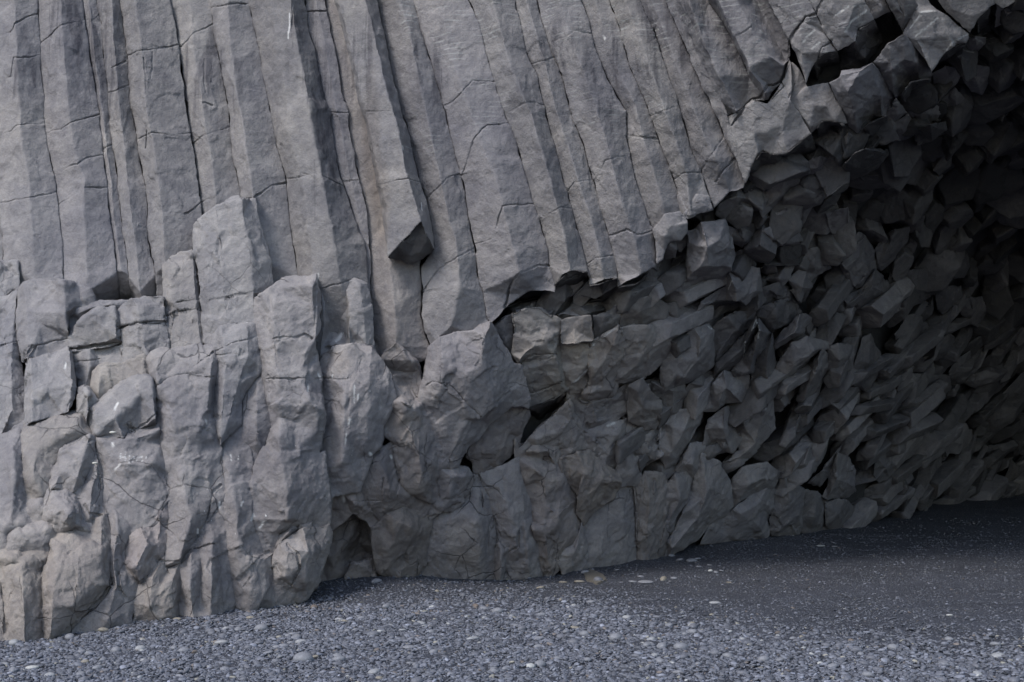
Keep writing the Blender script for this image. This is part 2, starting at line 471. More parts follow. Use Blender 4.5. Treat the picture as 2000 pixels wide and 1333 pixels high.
    x0, x1, y0, y1 = xy[:, 0].min() - 8, xy[:, 0].max() + 8, xy[:, 1].min() - 8, xy[:, 1].max() + 8
    if joints:
        joints = [np.array([q[:2] for q in p]) for p in joints]
        gs += [(j, 1.7, 4.0) for j in joints]
    for g in GROOVES:
        if g[0][:, 0].max() > x0 and g[0][:, 0].min() < x1 and g[0][:, 1].max() > y0 and g[0][:, 1].min() < y1: gs.append(g)
    far = float(np.clip(dep.mean() / 15.0, 1, 1.4))
    th0 = 5.0 * res
    def thr(P, A, UE):
        M = (P[UE[:, 0]] + P[UE[:, 1]]) / 2; am = (A[UE[:, 0], 0] + A[UE[:, 1], 0]) / 2
        t = np.full(len(M), th0)
        outf = np.maximum.reduce([-M[:, 0], M[:, 0] - 2000, -M[:, 1], M[:, 1] - 1333, 0 * M[:, 0]])
        t = t * (1 + np.clip((outf - 30) / 12.0, 0, 8))
        t = np.where(am > 0.12, 14, t); t = np.where(am > 0.5, 60, t)
        for g, w, d in gs:
            ds = seg_dist(M[:, 0], M[:, 1], g)
            t = np.where((ds < 7) & (am < 0.1), np.minimum(t, 2.6), t)
        return t
    P, TT, A = densify(P, TT, A, thr)
    wq = np.stack([P[:, 0], P[:, 1], 0 * P[:, 0]], -1)
    P[:, 0] += 1.6 * vnoise(wq, 1 / 70.0, 61) + 0.9 * vnoise(wq, 1 / 15.0, 63) + 0.7 * vnoise(wq, 1 / 6.0, 65)
    P[:, 1] += 3.0 * vnoise(wq, 1 / 46.0, 62) + 1.7 * vnoise(wq, 1 / 15.0, 64) + 0.7 * vnoise(wq, 1 / 6.0, 66)
    sf = S['soft'] if soft is None else soft
    wgt = np.clip(1 - A[:, 0] * 2, 0, 1)
    Eg = edges_of(TT); fr = A[:, 0] < 1e-6; rim = np.zeros(len(P), bool)
    m = fr[Eg[:, 0]] & ~fr[Eg[:, 1]]; rim[Eg[m, 0]] = True
    m = fr[Eg[:, 1]] & ~fr[Eg[:, 0]]; rim[Eg[m, 1]] = True
    wgt = np.where(rim, 0.12, wgt)
    P = laplace(P, TT, sf, 0.5, wgt)
    for g, w, d in gs:
        ds = seg_dist(wq[:, 0], wq[:, 1], g)
        str_ = np.clip(0.75 + 0.9 * vnoise(wq, 1 / 38.0, 71), 0.12, 1.2)
        wob = w * (0.75 + 0.5 * _hash((P[:, 0] // 9).astype(int), (P[:, 1] // 9).astype(int), 0 * P[:, 0], 5))
        P[:, 2] += d * str_ * np.clip(1 - ds / wob, 0, 1) ** 0.8 * (A[:, 0] < 0.1)
    W = world_at(P[:, 0], P[:, 1], P[:, 2] / PX_M)
    return finish(name, W, TT, A, P[:, 0], P[:, 1], style, n, joints, tone, label, cat, group, parent, tint, chip)

def finish(name, W, TT, A, x, y, style, n, joints=None, tone=1.0, label=None, cat=None, group=None, parent=None, tint=None, chip=None, collect=None):
    """roughen the surface, colour it and link the object"""
    global NVERT
    S = STYLE[style]; P = W
    x0, x1, y0, y1 = x.min() - 8, x.max() + 8, y.min() - 8, y.max() + 8
    N = vnormals(W, TT)
    frontw = np.clip(1 - A[:, 0] * 1.5, 0, 1)
    ch = S['chip'] if chip is None else chip
    disp = 0.01 * S['big'] * fbm(W, 1.7, 3, 3)
    q = W.copy()
    if style in ('cave', 'rough', 'wall'):    # elongated along the leaning joints
        ang = R(38) if style == 'cave' else R(14)
        u = W[:, 0] * math.cos(ang) - W[:, 2] * math.sin(ang); v = W[:, 0] * math.sin(ang) + W[:, 2] * math.cos(ang)
        q = np.stack([u, W[:, 1], v * 0.5], -1)
    if ch > 0:
        qq = q + 0.05 * np.stack([vnoise(W, 5, 31), vnoise(W, 5, 32), vnoise(W, 5, 33)], -1)
        f1, f2, tl = worley(qq, 3.4, 40)
        disp += 0.01 * ch * 1.3 * tl
        f1, f2, tl = worley(qq, 8.5, 50)
        disp += 0.0055 * ch * tl
    if style == 'col':               # gentle steps across the columns
        disp += 0.007 * vnoise(W * np.array([1.2, 1.2, 4.2]), 1.0, 91) + 0.006 * vnoise(W * np.array([2.0, 2.0, 10.0]), 1.0, 92)
    if S['run'] > 0:                 # runnels worn down the face
        rq = W * np.array([8.0, 8.0, 1.1]) + 0.6 * np.stack([vnoise(W, 1.3, 81)] * 3, -1)
        disp += 0.013 * S['run'] * vnoise(rq, 1.0, 82) + 0.006 * S['run'] * vnoise(rq, 2.3, 83)
    disp += 0.01 * S['small'] * (fbm(W, 11, 3, 9) + 0.35 * vnoise(W, 38, 21))
    W = W + N * (disp * frontw)[:, None]
    # colour attributes
    base = np.array(S['tone']) * tone
    if tint: base = base * np.array(tint)
    tn = np.tile(base, (len(P), 1))
    warm = np.clip((y - 850) / 350, 0, 1) * np.clip((1500 - x) / 400, 0, 1)
    tn = tn * (1 + warm[:, None] * np.array([0.015, -0.005, -0.03]))
    patch = np.clip(fbm(W, 0.8, 3, 77) * 1.6, -1, 1)
    tn = tn * (1 + patch[:, None] * np.array([0.045, 0.035, 0.01]))
    att = {'hair': np.full(len(P), S['hair']), 'streak': np.zeros(len(P)), 'bands': np.zeros(len(P)), 'lime': np.zeros(len(P)), 'paint': np.zeros(len(P))}
    for bx, by, rx, ry, kind, stg in BLOBS:
        if bx + rx < x0 or bx - rx > x1 or by + ry < y0 or by - ry > y1: continue
        wv = stg * np.clip(1.35 - 1.35 * (((x - bx) / rx) ** 2 + ((y - by) / ry) ** 2), 0, 1)
        if kind in att: att[kind] = np.maximum(att[kind], wv)
        else: tn = tn * (1 - wv[:, None] * (1 - np.array(kind)))
    for pl, w in PAINT:
        if pl[:, 0].max() < x0 or pl[:, 0].min() > x1 or pl[:, 1].max() < y0 or pl[:, 1].min() > y1: continue
        ds = seg_dist(x, y, pl); att['paint'] = np.maximum(att['paint'], 0.8 * np.clip(1.6 - ds / w, 0, 1))
    att['tone'] = tn
    NVERT += len(P)
    if collect is not None: collect.append((W, TT, att)); return None
    org = W[:n].mean(0); org[2] = W[:, 2].min()
    W = W - org
    if parent is not None:
        if parent.type == 'MESH':
            root = bpy.data.objects.new(parent.name, None); col.objects.link(root); root.location = parent.location
            nm = parent.name; parent.name = 'shaft'; root.name = nm; root.empty_display_size = 0.2
            for kk in ('label', 'category', 'group', 'kind'):
                if kk in parent: root[kk] = parent[kk]; del parent[kk]
            parent.location = (0, 0, 0); parent.parent = root; parent['kind'] = 'thing'; parent = root
        o = link(name, make_mesh(name, W, TT, [ROCK], att), parent, loc=Vector(org) - parent.location); o['kind'] = 'thing'
        return parent
    if not joints:
        me = make_mesh(name, W, TT, [ROCK], att)
        o = link(name, me, loc=org); o['kind'] = 'thing'
        return tag(o, label, cat, group)
    root = bpy.data.objects.new(name, None); col.objects.link(root); root.location = org; root.empty_display_size = 0.2; root['kind'] = 'thing'
    tag(root, label, cat, group)
    cx, cy = x[TT].mean(1), y[TT].mean(1)
    joints.sort(key=lambda j: j[:, 1].mean())
    idx = np.zeros(len(TT), int)
    for j in joints:
        jj = j[np.argsort(j[:, 0])]; idx += cy > np.interp(cx, jj[:, 0], jj[:, 1])
    for s in range(len(joints) + 1):
        Ts = TT[idx == s]
        if len(Ts) < 30: continue
        u, inv = np.unique(Ts, return_inverse=True)
        me = make_mesh('segment', W[u], inv.reshape(-1, 3), [ROCK], {k: v[u] for k, v in att.items()})
        link('segment', me, root)['kind'] = 'thing'
    return root

def hex_block(px, py, Y, axis, r, ln, rnd, style='cave', tone=1.0, **kw):
    """a broken-off column end: an irregular prism about a 3D axis with a snapped, slanting tip"""
    c = Vector(world_at(px, py, Y)); a = Vector(axis).normalized()
    u = Vector((0, 1, 0)).cross(a).normalized(); v = a.cross(u)
    n = rnd.choice([5, 6, 6]); ph = -1.571 + rnd.gauss(0, .22); ring = []
    flat = kw.pop('flat', .6) * rnd.uniform(.85, 1.2)
    for i in range(n):
        t = ph + 6.2832 * i / n + rnd.uniform(-.16, .16); rr = r * rnd.uniform(.9, 1.1)
        ring.append((rr * flat * math.cos(t), rr * math.sin(t)))
    if v.y < 0: ring = [(p, -q) for p, q in ring]      # one edge of the prism points out of the cave
    tx, ty = rnd.uniform(-.8, .8), rnd.uniform(-.6, .6)
    kx = rnd.uniform(-.5, .5) * r
    pts3 = []
    for h, tp in ((-ln, 0), (0, 1)):
        for (p, q) in ring: pts3.append(c + u * p * (1 + .06 * (1 - tp)) + v * q * (1 + .06 * (1 - tp)) + a * (h + tp * (p * tx + q * ty)))
    # a second break across the tip
    m = c + u * kx + v * rnd.uniform(-.4, .4) * r + a * rnd.uniform(.02, .22) * r * 1.4
    pts3.append(m); T = []
    for i in range(n):
        j = (i + 1) % n; T += [(i, j, n + j), (i, n + j, n + i), (n + i, n + j, 2 * n)]
    P = np.array([list(q) for q in pts3]); T = np.array(T)
    if np.dot(np.cross(P[T[0][1]] - P[T[0][0]], P[T[0][2]] - P[T[0][0]]), P[T[0]].mean(0) - P.mean(0)) < 0: T = T[:, ::-1]
    A = np.concatenate([np.ones(n), np.zeros(n + 1)])[:, None]
    px_m = F_PX / Y
    def thr(P, A, UE):
        am = (A[UE[:, 0], 0] + A[UE[:, 1], 0]) / 2
        return np.where(am > .8, 30.0, 6.0) / px_m
    P, T, A = densify(P, T, A, thr)
    P = laplace(P, T, 1, 0.3)
    A = np.clip(A * 1.2 - .9, 0, 1)
    cy, cz = P[:, 1], P[:, 2] - CAM_Z
    zc = cy * cp + cz * sp; yc = -cy * sp + cz * cp
    return finish('column_end', P, T, A, 1000 + F_PX * P[:, 0] / zc, 666.5 - F_PX * yc / zc, style, len(P), tone=tone, **kw)
# ------------------------------------------------------------------ painted marks, stains and cracks (photo pixels)
def blob(s, kind, stg=1.0):
    for w in s.split():
        v = [float(t) for t in w.split(',')]; BLOBS.append((v[0], v[1], v[2], v[3], kind, stg))
blob('140,60,120,90 190,150,60,120 370,110,80,150 620,110,70,160 700,80,40,160 850,110,60,120 1090,110,40,90 1190,150,60,140 1250,90,70,110 1330,60,40,90 1400,70,40,120 640,330,60,130 430,160,50,110 60,160,60,60 890,380,20,90', 'streak', 0.8)
blob('820,30,60,70 880,60,45,90 960,40,60,60 1120,30,110,60 1230,30,60,60 1300,60,40,80 1360,50,50,60 1430,60,60,90 1480,40,50,60 1560,30,50,60 1600,90,60,60 1660,40,70,60 1800,50,90,60 1880,60,70,60 1460,130,50,70 1320,90,30,60 1740,170,40,60', 'bands', 0.6)
blob('820,260,70,60 940,200,60,70 1000,200,60,50 1130,200,60,70 1180,240,60,60 1270,200,40,60 1050,215,60,40', 'bands', 0.35)
blob('210,30,30,40 560,90,12,80 670,70,16,60 780,90,50,90 750,200,40,80 640,560,40,60 690,770,50,90 700,860,60,80 650,660,40,30 640,740,30,20 500,620,40,40 590,620,40,40 480,990,130,70 430,1010,60,40 560,890,80,60 1200,360,16,60 940,300,10,40 1060,50,20,40', 'lime', 1.0)
# patches of darker and lighter tone
blob('1180,140,60,120 1240,170,40,60 1300,30,50,60 650,200,40,170', (0.72, 0.73, 0.78), 0.8)
blob('200,160,28,60 48,160,34,40 150,130,22,50 420,130,22,70 30,960,30,50', (0.76, 0.77, 0.80), 0.8)
blob('430,1040,150,80 560,960,70,90 500,880,60,70', (0.80, 0.79, 0.80), 0.8)
blob('640,1030,70,60 780,1000,90,120', (0.78, 0.76, 0.74), 0.8)
blob('725,270,22,160 745,400,22,110', (0.84, 0.80, 0.76), 0.8)
blob('905,1060,45,60 800,840,40,40 655,710,40,30 1130,690,60,60 1100,760,50,40', (1.22, 1.18, 1.10), 0.8)
for s, k, w in [('1613,75 1612,150 1608,215', 1, 1.2), ('1775,245 1762,290 1758,310', 4, 1.3), ('1905,578 1885,600 1872,612', 4, 2.0), ('1770,800 1785,825', 4, 1.6), ('1720,870 1716,900', 4, 1.6),
                ('658,965 640,998', 4, 2.2), ('366,745 362,768', 4, 1.8), ('625,1185 630,1200', 4, 2.2), ('668,1305 640,1333', 4, 1.5), ('1145,1060 1148,1080', 4, 1.8), ('1950,1050 1945,1080', 4, 1.5),
                ('1915,290 1920,325', 7, 2.6), ('1225,330 1222,355', 7, 1.8), ('1415,400 1402,430', 7, 1.8), ('1468,440 1450,475', 7, 1.6), ('1098,480 1098,500', 7, 2.0), ('1355,325 1345,345', 7, 1.4),
                ('120,870 118,960', 5, 1.2), ('140,915 138,940', 5, 1.8), ('98,1050 88,1085', 5, 1.3), ('75,1130 72,1190', 5, 1.1), ('45,590 35,600', 5, 2.4), ('325,1258 330,1270', 5, 2.2), ('205,1240 208,1250', 5, 1.8),
                ('505,500 520,560 516,600', 6, 1.8), ('505,500 480,560', 6, 1.3), ('445,620 420,770', 6, 1.0), ('370,280 355,325', 6, 1.4), ('235,540 265,560 268,590', 6, 1.0),
                ('1020,40 940,90', 3, 1.4), ('1120,60 1040,120 1000,180', 3, 1.8), ('830,170 790,200 765,240', 3, 1.4), ('860,235 820,270', 3, 1.4), ('1420,85 1360,160', 3, 1.6), ('1500,60 1420,70', 3, 1.3),
                ('1520,100 1390,205', 3, 1.4), ('1690,190 1600,235 1555,295', 3, 1.4), ('388,815 392,835', 2, 1.4),
                ('1515,205 1517,225', 2, 1.4), ('495,1130 500,1175', 2, 1.0), ('1440,640 1580,545', 5, 0.9), ('1445,645 1490,600', 5, 1.2), ('1330,850 1440,750', 5, 0.9), ('1530,1090 1570,1075', 5, 1.8),
                # scratched handwriting on the block at the lower left
                ('672,1240 668,1290', 4, 0.55), ('700,1235 698,1290', 4, 0.55), ('672,1265 700,1262', 4, 0.5), ('722,1255 720,1300 705,1320', 4, 0.5), ('735,1262 748,1258 750,1280 735,1285 735,1262', 4, 0.5),
                ('762,1285 762,1258 785,1255', 4, 0.5), ('790,1240 792,1282', 4, 0.5), ('800,1260 808,1282 820,1255', 4, 0.5), ('830,1262 850,1258', 4, 0.5), ('1290,1255 1288,1290', 4, 0.45), ('1275,1258 1310,1252', 4, 0.45), ('1330,1255 1328,1285', 4, 0.45)]:
    PAINT.append((np.array([q[:2] for q in pts(s, k)]), w * (0.8 if k in (2, 3) else .55 if k == 6 else .62 if w < .6 else 0.9)))

groove('1415,1105 1520,1040 1590,1030 / 1030,1190 1150,1110 / 1115,570 1180,590', 1, 2.2, 5)
groove('620,380 700,340 / 1700,70 1820,55 / 1625,10 1628,120 1622,230', 1, 1.8, 4)
groove('800,330 815,440 812,640 818,720 810,820', 1, 2.0, 5)
groove('850,290 852,360 840,440 / 1140,330 1135,440 1145,520 / 1180,300 1178,470', 1, 2.0, 4)
groove('1170,385 1300,360 1400,352 1450,375 / 985,405 1120,380 / 920,490 1000,455 1120,432', 4, 2.2, 6)
groove('395,665 540,640 672,628 / 665,548 780,515 920,517', 4, 4.0, 16)
groove('415,735 560,712 / 150,690 180,650 290,620 380,605 / 0,650 105,620', 4, 2.0, 4)
groove('1520,610 1650,600 1700,580 1740,605 / 1495,828 1690,828 / 1770,825 1900,832 1930,832 1998,770', 4, 2.2, 5)
groove('870,872 940,820 1040,805 1100,815 1190,820 / 1040,805 1190,670', 4, 2.6, 7)
groove('1210,665 1330,630 1430,595 / 1210,690 1280,690 1330,700 1345,670 / 375,1000 380,970 420,920', 4, 2.0, 5)
groove('720,1080 730,1110 770,1105 868,1030 / 530,1155 620,1140 690,1145', 4, 2.2, 6)
groove('0,830 100,825 170,720 / 120,840 170,870 190,900', 5, 1.8, 4)
groove('520,860 560,840 640,850 720,930 820,1030', 5, 2.2, 5)
groove('600,615 605,830 / 790,600 840,590', 5, 1.8, 3)
groove('960,440 985,330 1000,280 1040,240 1110,220 1150,200 1205,200', 5, 2.6, 9)
groove('1040,740 1120,690 1240,695 / 1100,910 1280,840 / 1150,735 1240,700', 5, 2.4, 8)
groove('1240,310 1320,260 1390,235 / 1310,960 1340,1080 1400,1130', 5, 2.2, 6)
groove('100,320 330,310 420,350 / 1730,100 1740,250 1730,330', 8, 1.6, 3)
groove('900,420 925,500 915,560 / 960,740 975,610 1030,575 1035,490 / 820,180 835,360', 8, 2.6, 8)
groove('280,200 270,310 / 370,200 350,300 320,350 290,400', 8, 2.2, 6)
groove('1690,250 1705,400 1700,560 / 1655,260 1655,330', 8, 1.8, 5)
groove('235,660 240,800 245,1040 / 0,780 20,900 30,1050', 7, 2.4, 6)
groove('610,780 580,850 480,940 400,1010 / 650,650 665,800 700,860', 7, 2.4, 6)
groove('800,760 900,650 1000,655 1080,590 1190,570 / 1080,550 1150,430 1190,280 1235,240', 7, 2.4, 7)
groove('920,660 935,720 / 960,780 965,900 / 1360,795 1410,740 1410,620 / 1370,620 1440,640 1500,600', 7, 2.0, 5)
groove('470,350 500,390 570,400 / 390,250 400,290 440,305 / 540,120 560,250', 7, 2.0, 5)
groove('1600,560 1660,620 1670,700 1620,790 1570,760 1540,680', 7, 3.0, 6)
groove('1660,380 1700,320', 7, 1.6, 4)
groove('370,705 440,600 470,565 530,545 570,480 640,455 690,335 690,220 750,130 780,90 835,75 870,0', 3, 3.0, 10)
groove('555,570 600,540 660,480 640,455', 3, 2.0, 5)
groove('345,245 400,200 480,150 / 1440,560 1470,600 / 690,540 720,470', 3, 1.6, 3)
groove('280,1015 330,940 385,890 / 780,1040 860,960 920,905', 3, 1.8, 5)
groove('850,340 870,270 920,240', 3, 1.6, 4)
groove('920,190 960,180 1040,110 1100,40', 6, 2.2, 8)
groove('510,490 540,560 600,575 / 410,1030 490,975 580,900', 6, 2.0, 5)

# ------------------------------------------------------------------ tall columns: crack lines
LN = {
 'm1': '-170,0 -150,300 -135,560',
 '0': '-30,0 -14,200 0,398 7,467 6,520 8,640',
 'A': '72,0 75,53 81,140 86,182 84,228 92,280 105,347 114,396 121,467 123,548 126,640',
 'B': '158,0 168,53 175,105 182,151 191,203 198,263 203,315 210,385 214,420 221,467 228,531 235,587 240,660',
 'C': '189,0 200,53 201,105 210,179 215,245 224,308 231,378 242,467 251,538 258,587 262,660',
 'D': '235,0 242,53 249,105 256,196 268,273 277,340 286,368 288,420 289,467 298,510 304,534 306,660',
 'E': '331,0 342,53 352,112 361,179 371,263 380,298 387,361 392,403 394,424 398,540 402,680',
 'F': '412,0 417,46 426,105 438,168 448,238 455,308 468,368 473,400 480,560',
 'G': '487,0 494,46 506,98 517,168 526,210 541,280 557,350 564,403 568,450 576,499 582,545 588,660',
 'I': '595,0 603,63 615,98 631,193 645,228 652,291 662,333 674,368 685,405 700,455 713,478 717,538 725,590 729,660 734,700',
 'J': '636,0 645,63 659,123 666,182 678,224 685,275 698,333 713,396 720,467 723,530 724,583 729,660 734,700',
 'K': '734,0 745,46 755,88 769,151 783,210 797,252 808,308 822,368 834,396 844,460 848,484',
 'L': '808,0 822,53 841,112 860,175 874,238 892,308 908,361 916,431 923,467 929,492 932,531 944,569 951,622 957,632',
 'M': '916,0 934,42 948,102 967,161 986,224 1002,263 1018,308 1032,357 1041,396 1053,427 1065,467 1070,485 1072,520 1084,558',
 'N': '1004,0 1018,60 1028,102 1049,151 1065,210 1077,266 1091,315 1109,378 1119,420 1132,467 1144,513 1152,545',
 'O': '1048,0 1067,63 1081,109 1102,161 1119,231 1137,280 1151,326 1165,371 1179,427 1191,467 1200,495 1207,538 1207,562',
 'P': '1135,0 1147,35 1154,67 1165,102 1185,150 1205,190 1224,217 1224,266 1231,308 1245,364 1259,410 1275,450 1283,517',
 'Q': '1190,0 1210,60 1231,130 1245,158 1266,217 1284,266 1305,322 1322,371 1331,417',
 'R': '1250,0 1256,18 1280,70 1294,116 1305,151 1324,196 1338,245 1352,298 1370,336 1393,410',
 'S': '1300,0 1307,18 1331,70 1352,123 1370,168 1395,217 1416,270 1437,308 1456,358'}
LN['I2'] = LN['I'].split(' 725,590')[0]; LN['J2'] = LN['J'].split(' 729,660')[0].replace('724,583', '722,575')
LN = {k: pts(v) for k, v in LN.items()}
def up(l, y=-420):
    """carry a line above the picture's upper edge"""
    a, b = l[0], l[min(3, len(l) - 1)]
    s = (b[0] - a[0]) / (b[1] - a[1])
    return [[a[0] + s * (y - a[1]) * 0.75, y, a[2]]] + l
def at_y(l, y):
    ys = [p[1] for p in l]; xs = [p[0] for p in l]
    return float(np.interp(y, ys, xs))
COLS = {}
CR_ = random.Random(21)
def column(lo, ro, bottom, ridges, label, b=0, d0=0, group=None, joints=None, tone=1.0, tint=None, d_end=None, soft=None, style='col', ltop=None):
    L_, R_ = up(LN[lo]) if isinstance(lo, str) else up(pts(lo[0], lo[1])), up(LN[ro]) if isinstance(ro, str) else up(pts(ro[0], ro[1]))
    bt = pts(*bottom) if isinstance(bottom, tuple) else (bottom or [])
    if bt and math.hypot(bt[0][0] - L_[-1][0], bt[0][1] - L_[-1][1]) > math.hypot(bt[-1][0] - L_[-1][0], bt[-1][1] - L_[-1][1]): bt = bt[::-1]
    out = [[p[0], p[1], p[2] if p[2] is not None else d0] for p in L_] + [[p[0], p[1], p[2] if p[2] is not None else d0] for p in bt] + [[p[0], p[1], p[2] if p[2] is not None else d0] for p in reversed(R_)]
    if d_end is not None:
        for p in out:
            if p[1] > 560: p[2] = d_end
    rr = []
    for r in ridges:
        if isinstance(r, tuple): q = pts(*r)
        else: q = pts(r)
        dv = [p[2] for p in q if p[2] is not None]
        if q[0][1] <= 2:
            a, c = q[0], q[1]; s = (c[0] - a[0]) / max(c[1] - a[1], 1)
            q = [[a[0] - s * 300 * 0.75, -415, a[2]]] + q
        rr.append(q)
    # close the cross section at the top so the extension keeps its facets
    COLS[lo if isinstance(lo, str) else 'hang'] = build_piece('basalt_column', out, rr, style, b=b * .6, joints=[pts(j) for j in joints] if joints else None, label=label, cat='rock column', group=group, tone=tone * CR_.uniform(.92, 1.06), tint=tint or (1, 1, CR_.uniform(.98, 1.02)), soft=soft)
GC = 'tall basalt columns of the cliff face'
column('m1', '0', None, ['-90,0,14 -70,300,14 -60,560,10'], 'grey basalt column cut by the left edge of the photo, only a sliver in view', group=GC, d_end=-30, b=-4)
column('0', 'A', None, ['28,0,13 33,120,15 40,250,15 55,350,14 62,450,13 66,550,8 68,640,-30'], 'first whole tall basalt column from the left, bold zigzag crack near its top', group=GC, b=3, d_end=-32,
       joints=['-40,78 -5,72 21,63 30,45 49,31 90,26', '-30,155 3,154 21,150 28,112 92,107', '-20,270 23,259 35,245 100,239', '-10,400 28,392 70,382 130,368'])
column('A', 'B', None, ['116,0,15 123,88,16 133,210,17 144,298,15 163,350,14 165,440,13 170,570,8 172,640,-30'], 'second tall basalt column from the left, standing behind the wide flat-topped stump', group=GC, b=0, d_end=-32,
       joints=['60,95 93,77 116,51 133,44 175,38', '70,265 119,252 137,238 205,222', '80,358 105,350 123,333 151,322 168,308 215,301', '95,410 115,402 140,385 166,370 220,369'])
column('B', 'C', None, ['172,0,5 190,150,6 206,263,6 220,400,5 236,530,4'], 'narrow recessed basalt column, a dark slot of rock between the second and third wide columns', group=GC, b=-6, d_end=-30,
       joints=['150,60 168,50 193,33 215,28', '185,297 203,291 222,282 240,278'])
column('C', 'D', None, ['217,0,11 226,133,12 233,210,12 243,290,11 247,350,10 262,460,10 272,570,5'], 'slim tall basalt column just left of the broad two-tone column, faint ripples down its front', group=GC, b=-2, d_end=-32,
       joints=['190,186 210,183 224,182 251,168 270,164'])
column('D', 'E', None, ['263,0,17 273,70,18 280,133,19 287,224,19 298,280,18 308,350,18 315,420,17 319,467,16 322,520,12'], 'broad tall basalt column with a pale narrow left facet and a darker brown right facet', group=GC, b=6, d_end=-25,
       joints=['225,112 247,108 273,100 345,88 370,84', '240,280 268,272 296,259 336,268 371,263 395,260'])
column('E', 'F', None, ['372,0,4 378,105,8 390,168,12 400,245,12 410,300,12 420,390,10 430,560,0'], 'tall basalt column with long dark vertical stains, directly above the big pointed stump', group=GC, b=-4, d_end=-30,
       joints=['335,97 355,90 378,67 417,50 440,44', '350,290 373,285 396,266 450,249 470,245'])
column('F', 'G', None, ['446,0,12 447,70,13 459,168,16 473,245,17 480,298,17 490,350,16 496,400,14 505,500,10'], 'tall basalt column with a wide brown right facet, ending between the two pointed stumps', group=GC, b=2, d_end=-25,
       joints=['405,16 420,12 452,7 510,4', '440,402 470,395 496,387 532,364 557,361 590,352'])
column('G', 'I', None, ['528,0,15 543,105,17 556,175,18 562,245,18 580,315,18 595,385,18 604,467,18 612,540,18', '567,0,20 585,110,22 602,190,24 612,265,24 628,340,24 643,420,24 655,480,22 665,560,18'],
       'tall three-sided basalt column with a vertical white streak near its top edge', group=GC, b=4,
       joints=['520,356 562,352 587,347 623,338 631,347 674,368 690,372', '590,575 625,563 650,555 671,555 692,548 717,553 740,556'])
column('I2', 'J2', None, ['618,0,4 640,120,4 655,210,4 675,300,4 700,420,3'], 'thin dark sliver column wedged in the joint left of the long shaded facet', group=GC, b=-5,
       joints=['580,28 597,25 638,19 650,18', '630,222 645,222 680,224 700,224', '650,358 665,357 701,354 720,352'])
# the column behind and the broken one hanging in front of it
column('J', ('845,0 845,420 834,450 820,517 825,566 823,618 839,680', 0), ('743,702,-2 773,676,6 800,700,4 812,712 838,700', 0),
       ['755,430,0 760,520,10 770,600,14 772,674,12'], 'brownish basalt column running down behind the hanging broken column to the hollow below', group=GC, b=-14, tint=(1.0, 0.97, 0.93))
column(('655,0 678,105 703,210 727,315 745,403 757,503', 0), 'K', ('846,484,4 836,462,12 822,432,22 800,457,18 775,482,14', 0),
       ['661,0,8 685,105,9 710,210,10 734,315,11 755,403,12 757,503,12', '713,0,16 731,70,18 755,175,20 773,228,21 797,350,22 822,432,22'],
       'pale basalt column snapped off in mid-air with a dark triangular broken end, left of centre', group=GC, b=22, joints=['640,222 685,222 710,219 767,217 781,228 800,232', '690,376 713,370 738,359 797,350 840,366'])
column('K', 'L', ('845,490,0 822,520,-4 826,566,0 824,618,0 839,684,0 850,668,6 890,652,4 925,650,4 948,634,4', 0), ['775,0,12 800,60,12 825,180,13 850,300,13 875,420,13 890,467,12 900,560,14 880,640,10'],
       'tall basalt column just right of the hanging one, crossed by a stepped crack', group=GC, b=-2,
       joints=['810,398 834,389 860,361 871,347 900,338 925,334', '815,600 825,575 848,538 860,524 892,504 925,488 945,480'])
column('L', 'M', ('1084,572,2 1045,569,2 1020,577,2 985,606,2 959,632,2', 0),
       ['860,0,8 880,110,8 905,180,10 930,250,12 948,300,15 965,340,16 976,378,17 990,440,17 1005,500,17 1015,532,17'],
       'basalt column with two arched cross joints whose foot overhangs the dark hollow at the centre', group=GC, b=2,
       joints=['870,205 885,200 902,182 923,159 967,161 985,164', '890,350 905,340 927,273 951,242 990,242 1010,246', '910,490 925,480 960,467 981,403 1039,399 1060,400'])
column('M', 'N', ('1145,531,5 1112,526,16 1098,536,12 1086,556,2', 0), ['960,0,12 985,90,13 1010,160,15 1040,225,16 1060,300,17 1075,350,17 1090,410,17 1103,467,17 1112,526,16'],
       'basalt column with a bright narrow front rib, second overhanging column right of centre', group=GC, b=0,
       joints=['965,232 990,220 1002,217 1035,196 1065,207 1085,212', '1035,436 1053,427 1070,417 1095,403 1118,406 1140,410'])
column('N', 'O', ('1207,546,2 1180,549,6 1152,556,4', 0), ['1026,0,8 1048,63,9 1070,150,9 1100,260,10 1130,350,10 1155,430,10 1172,500,10 1180,549,8'],
       'slim basalt column ending in a square block, right of the bright ribbed one', group=GC, b=-4,
       joints=['1020,130 1039,125 1079,114 1100,108', '1095,378 1109,372 1123,354 1160,350 1180,346', '1130,520 1147,513 1165,502 1200,499 1220,497'])
column('O', 'P', ('1281,520,3 1252,534,8 1224,552,8 1207,564,3', 0), ['1090,0,10 1110,60,11 1135,130,13 1165,210,15 1190,300,16 1215,400,16 1240,470,14 1252,534,10'],
       'stained basalt column with dark drips in its upper half and a notched foot', group=GC, b=0, tone=0.97,
       joints=['1085,80 1102,75 1123,63 1154,67 1175,72', '1150,360 1163,350 1182,312 1228,300 1250,296', '1175,470 1191,460 1224,448 1245,459 1285,450'])
column('P', 'Q', ('1331,425,3 1300,440,8 1279,456,3', 0), ['1162,0,4 1180,60,4 1205,130,4 1235,190,8 1255,266,11 1275,330,12 1295,400,11 1300,440,8'],
       'basalt column tapering upward, its foot resting on a small pale block right of centre', group=GC, b=-5, tone=0.97,
       joints=['1205,262 1224,262 1284,270 1310,272'])
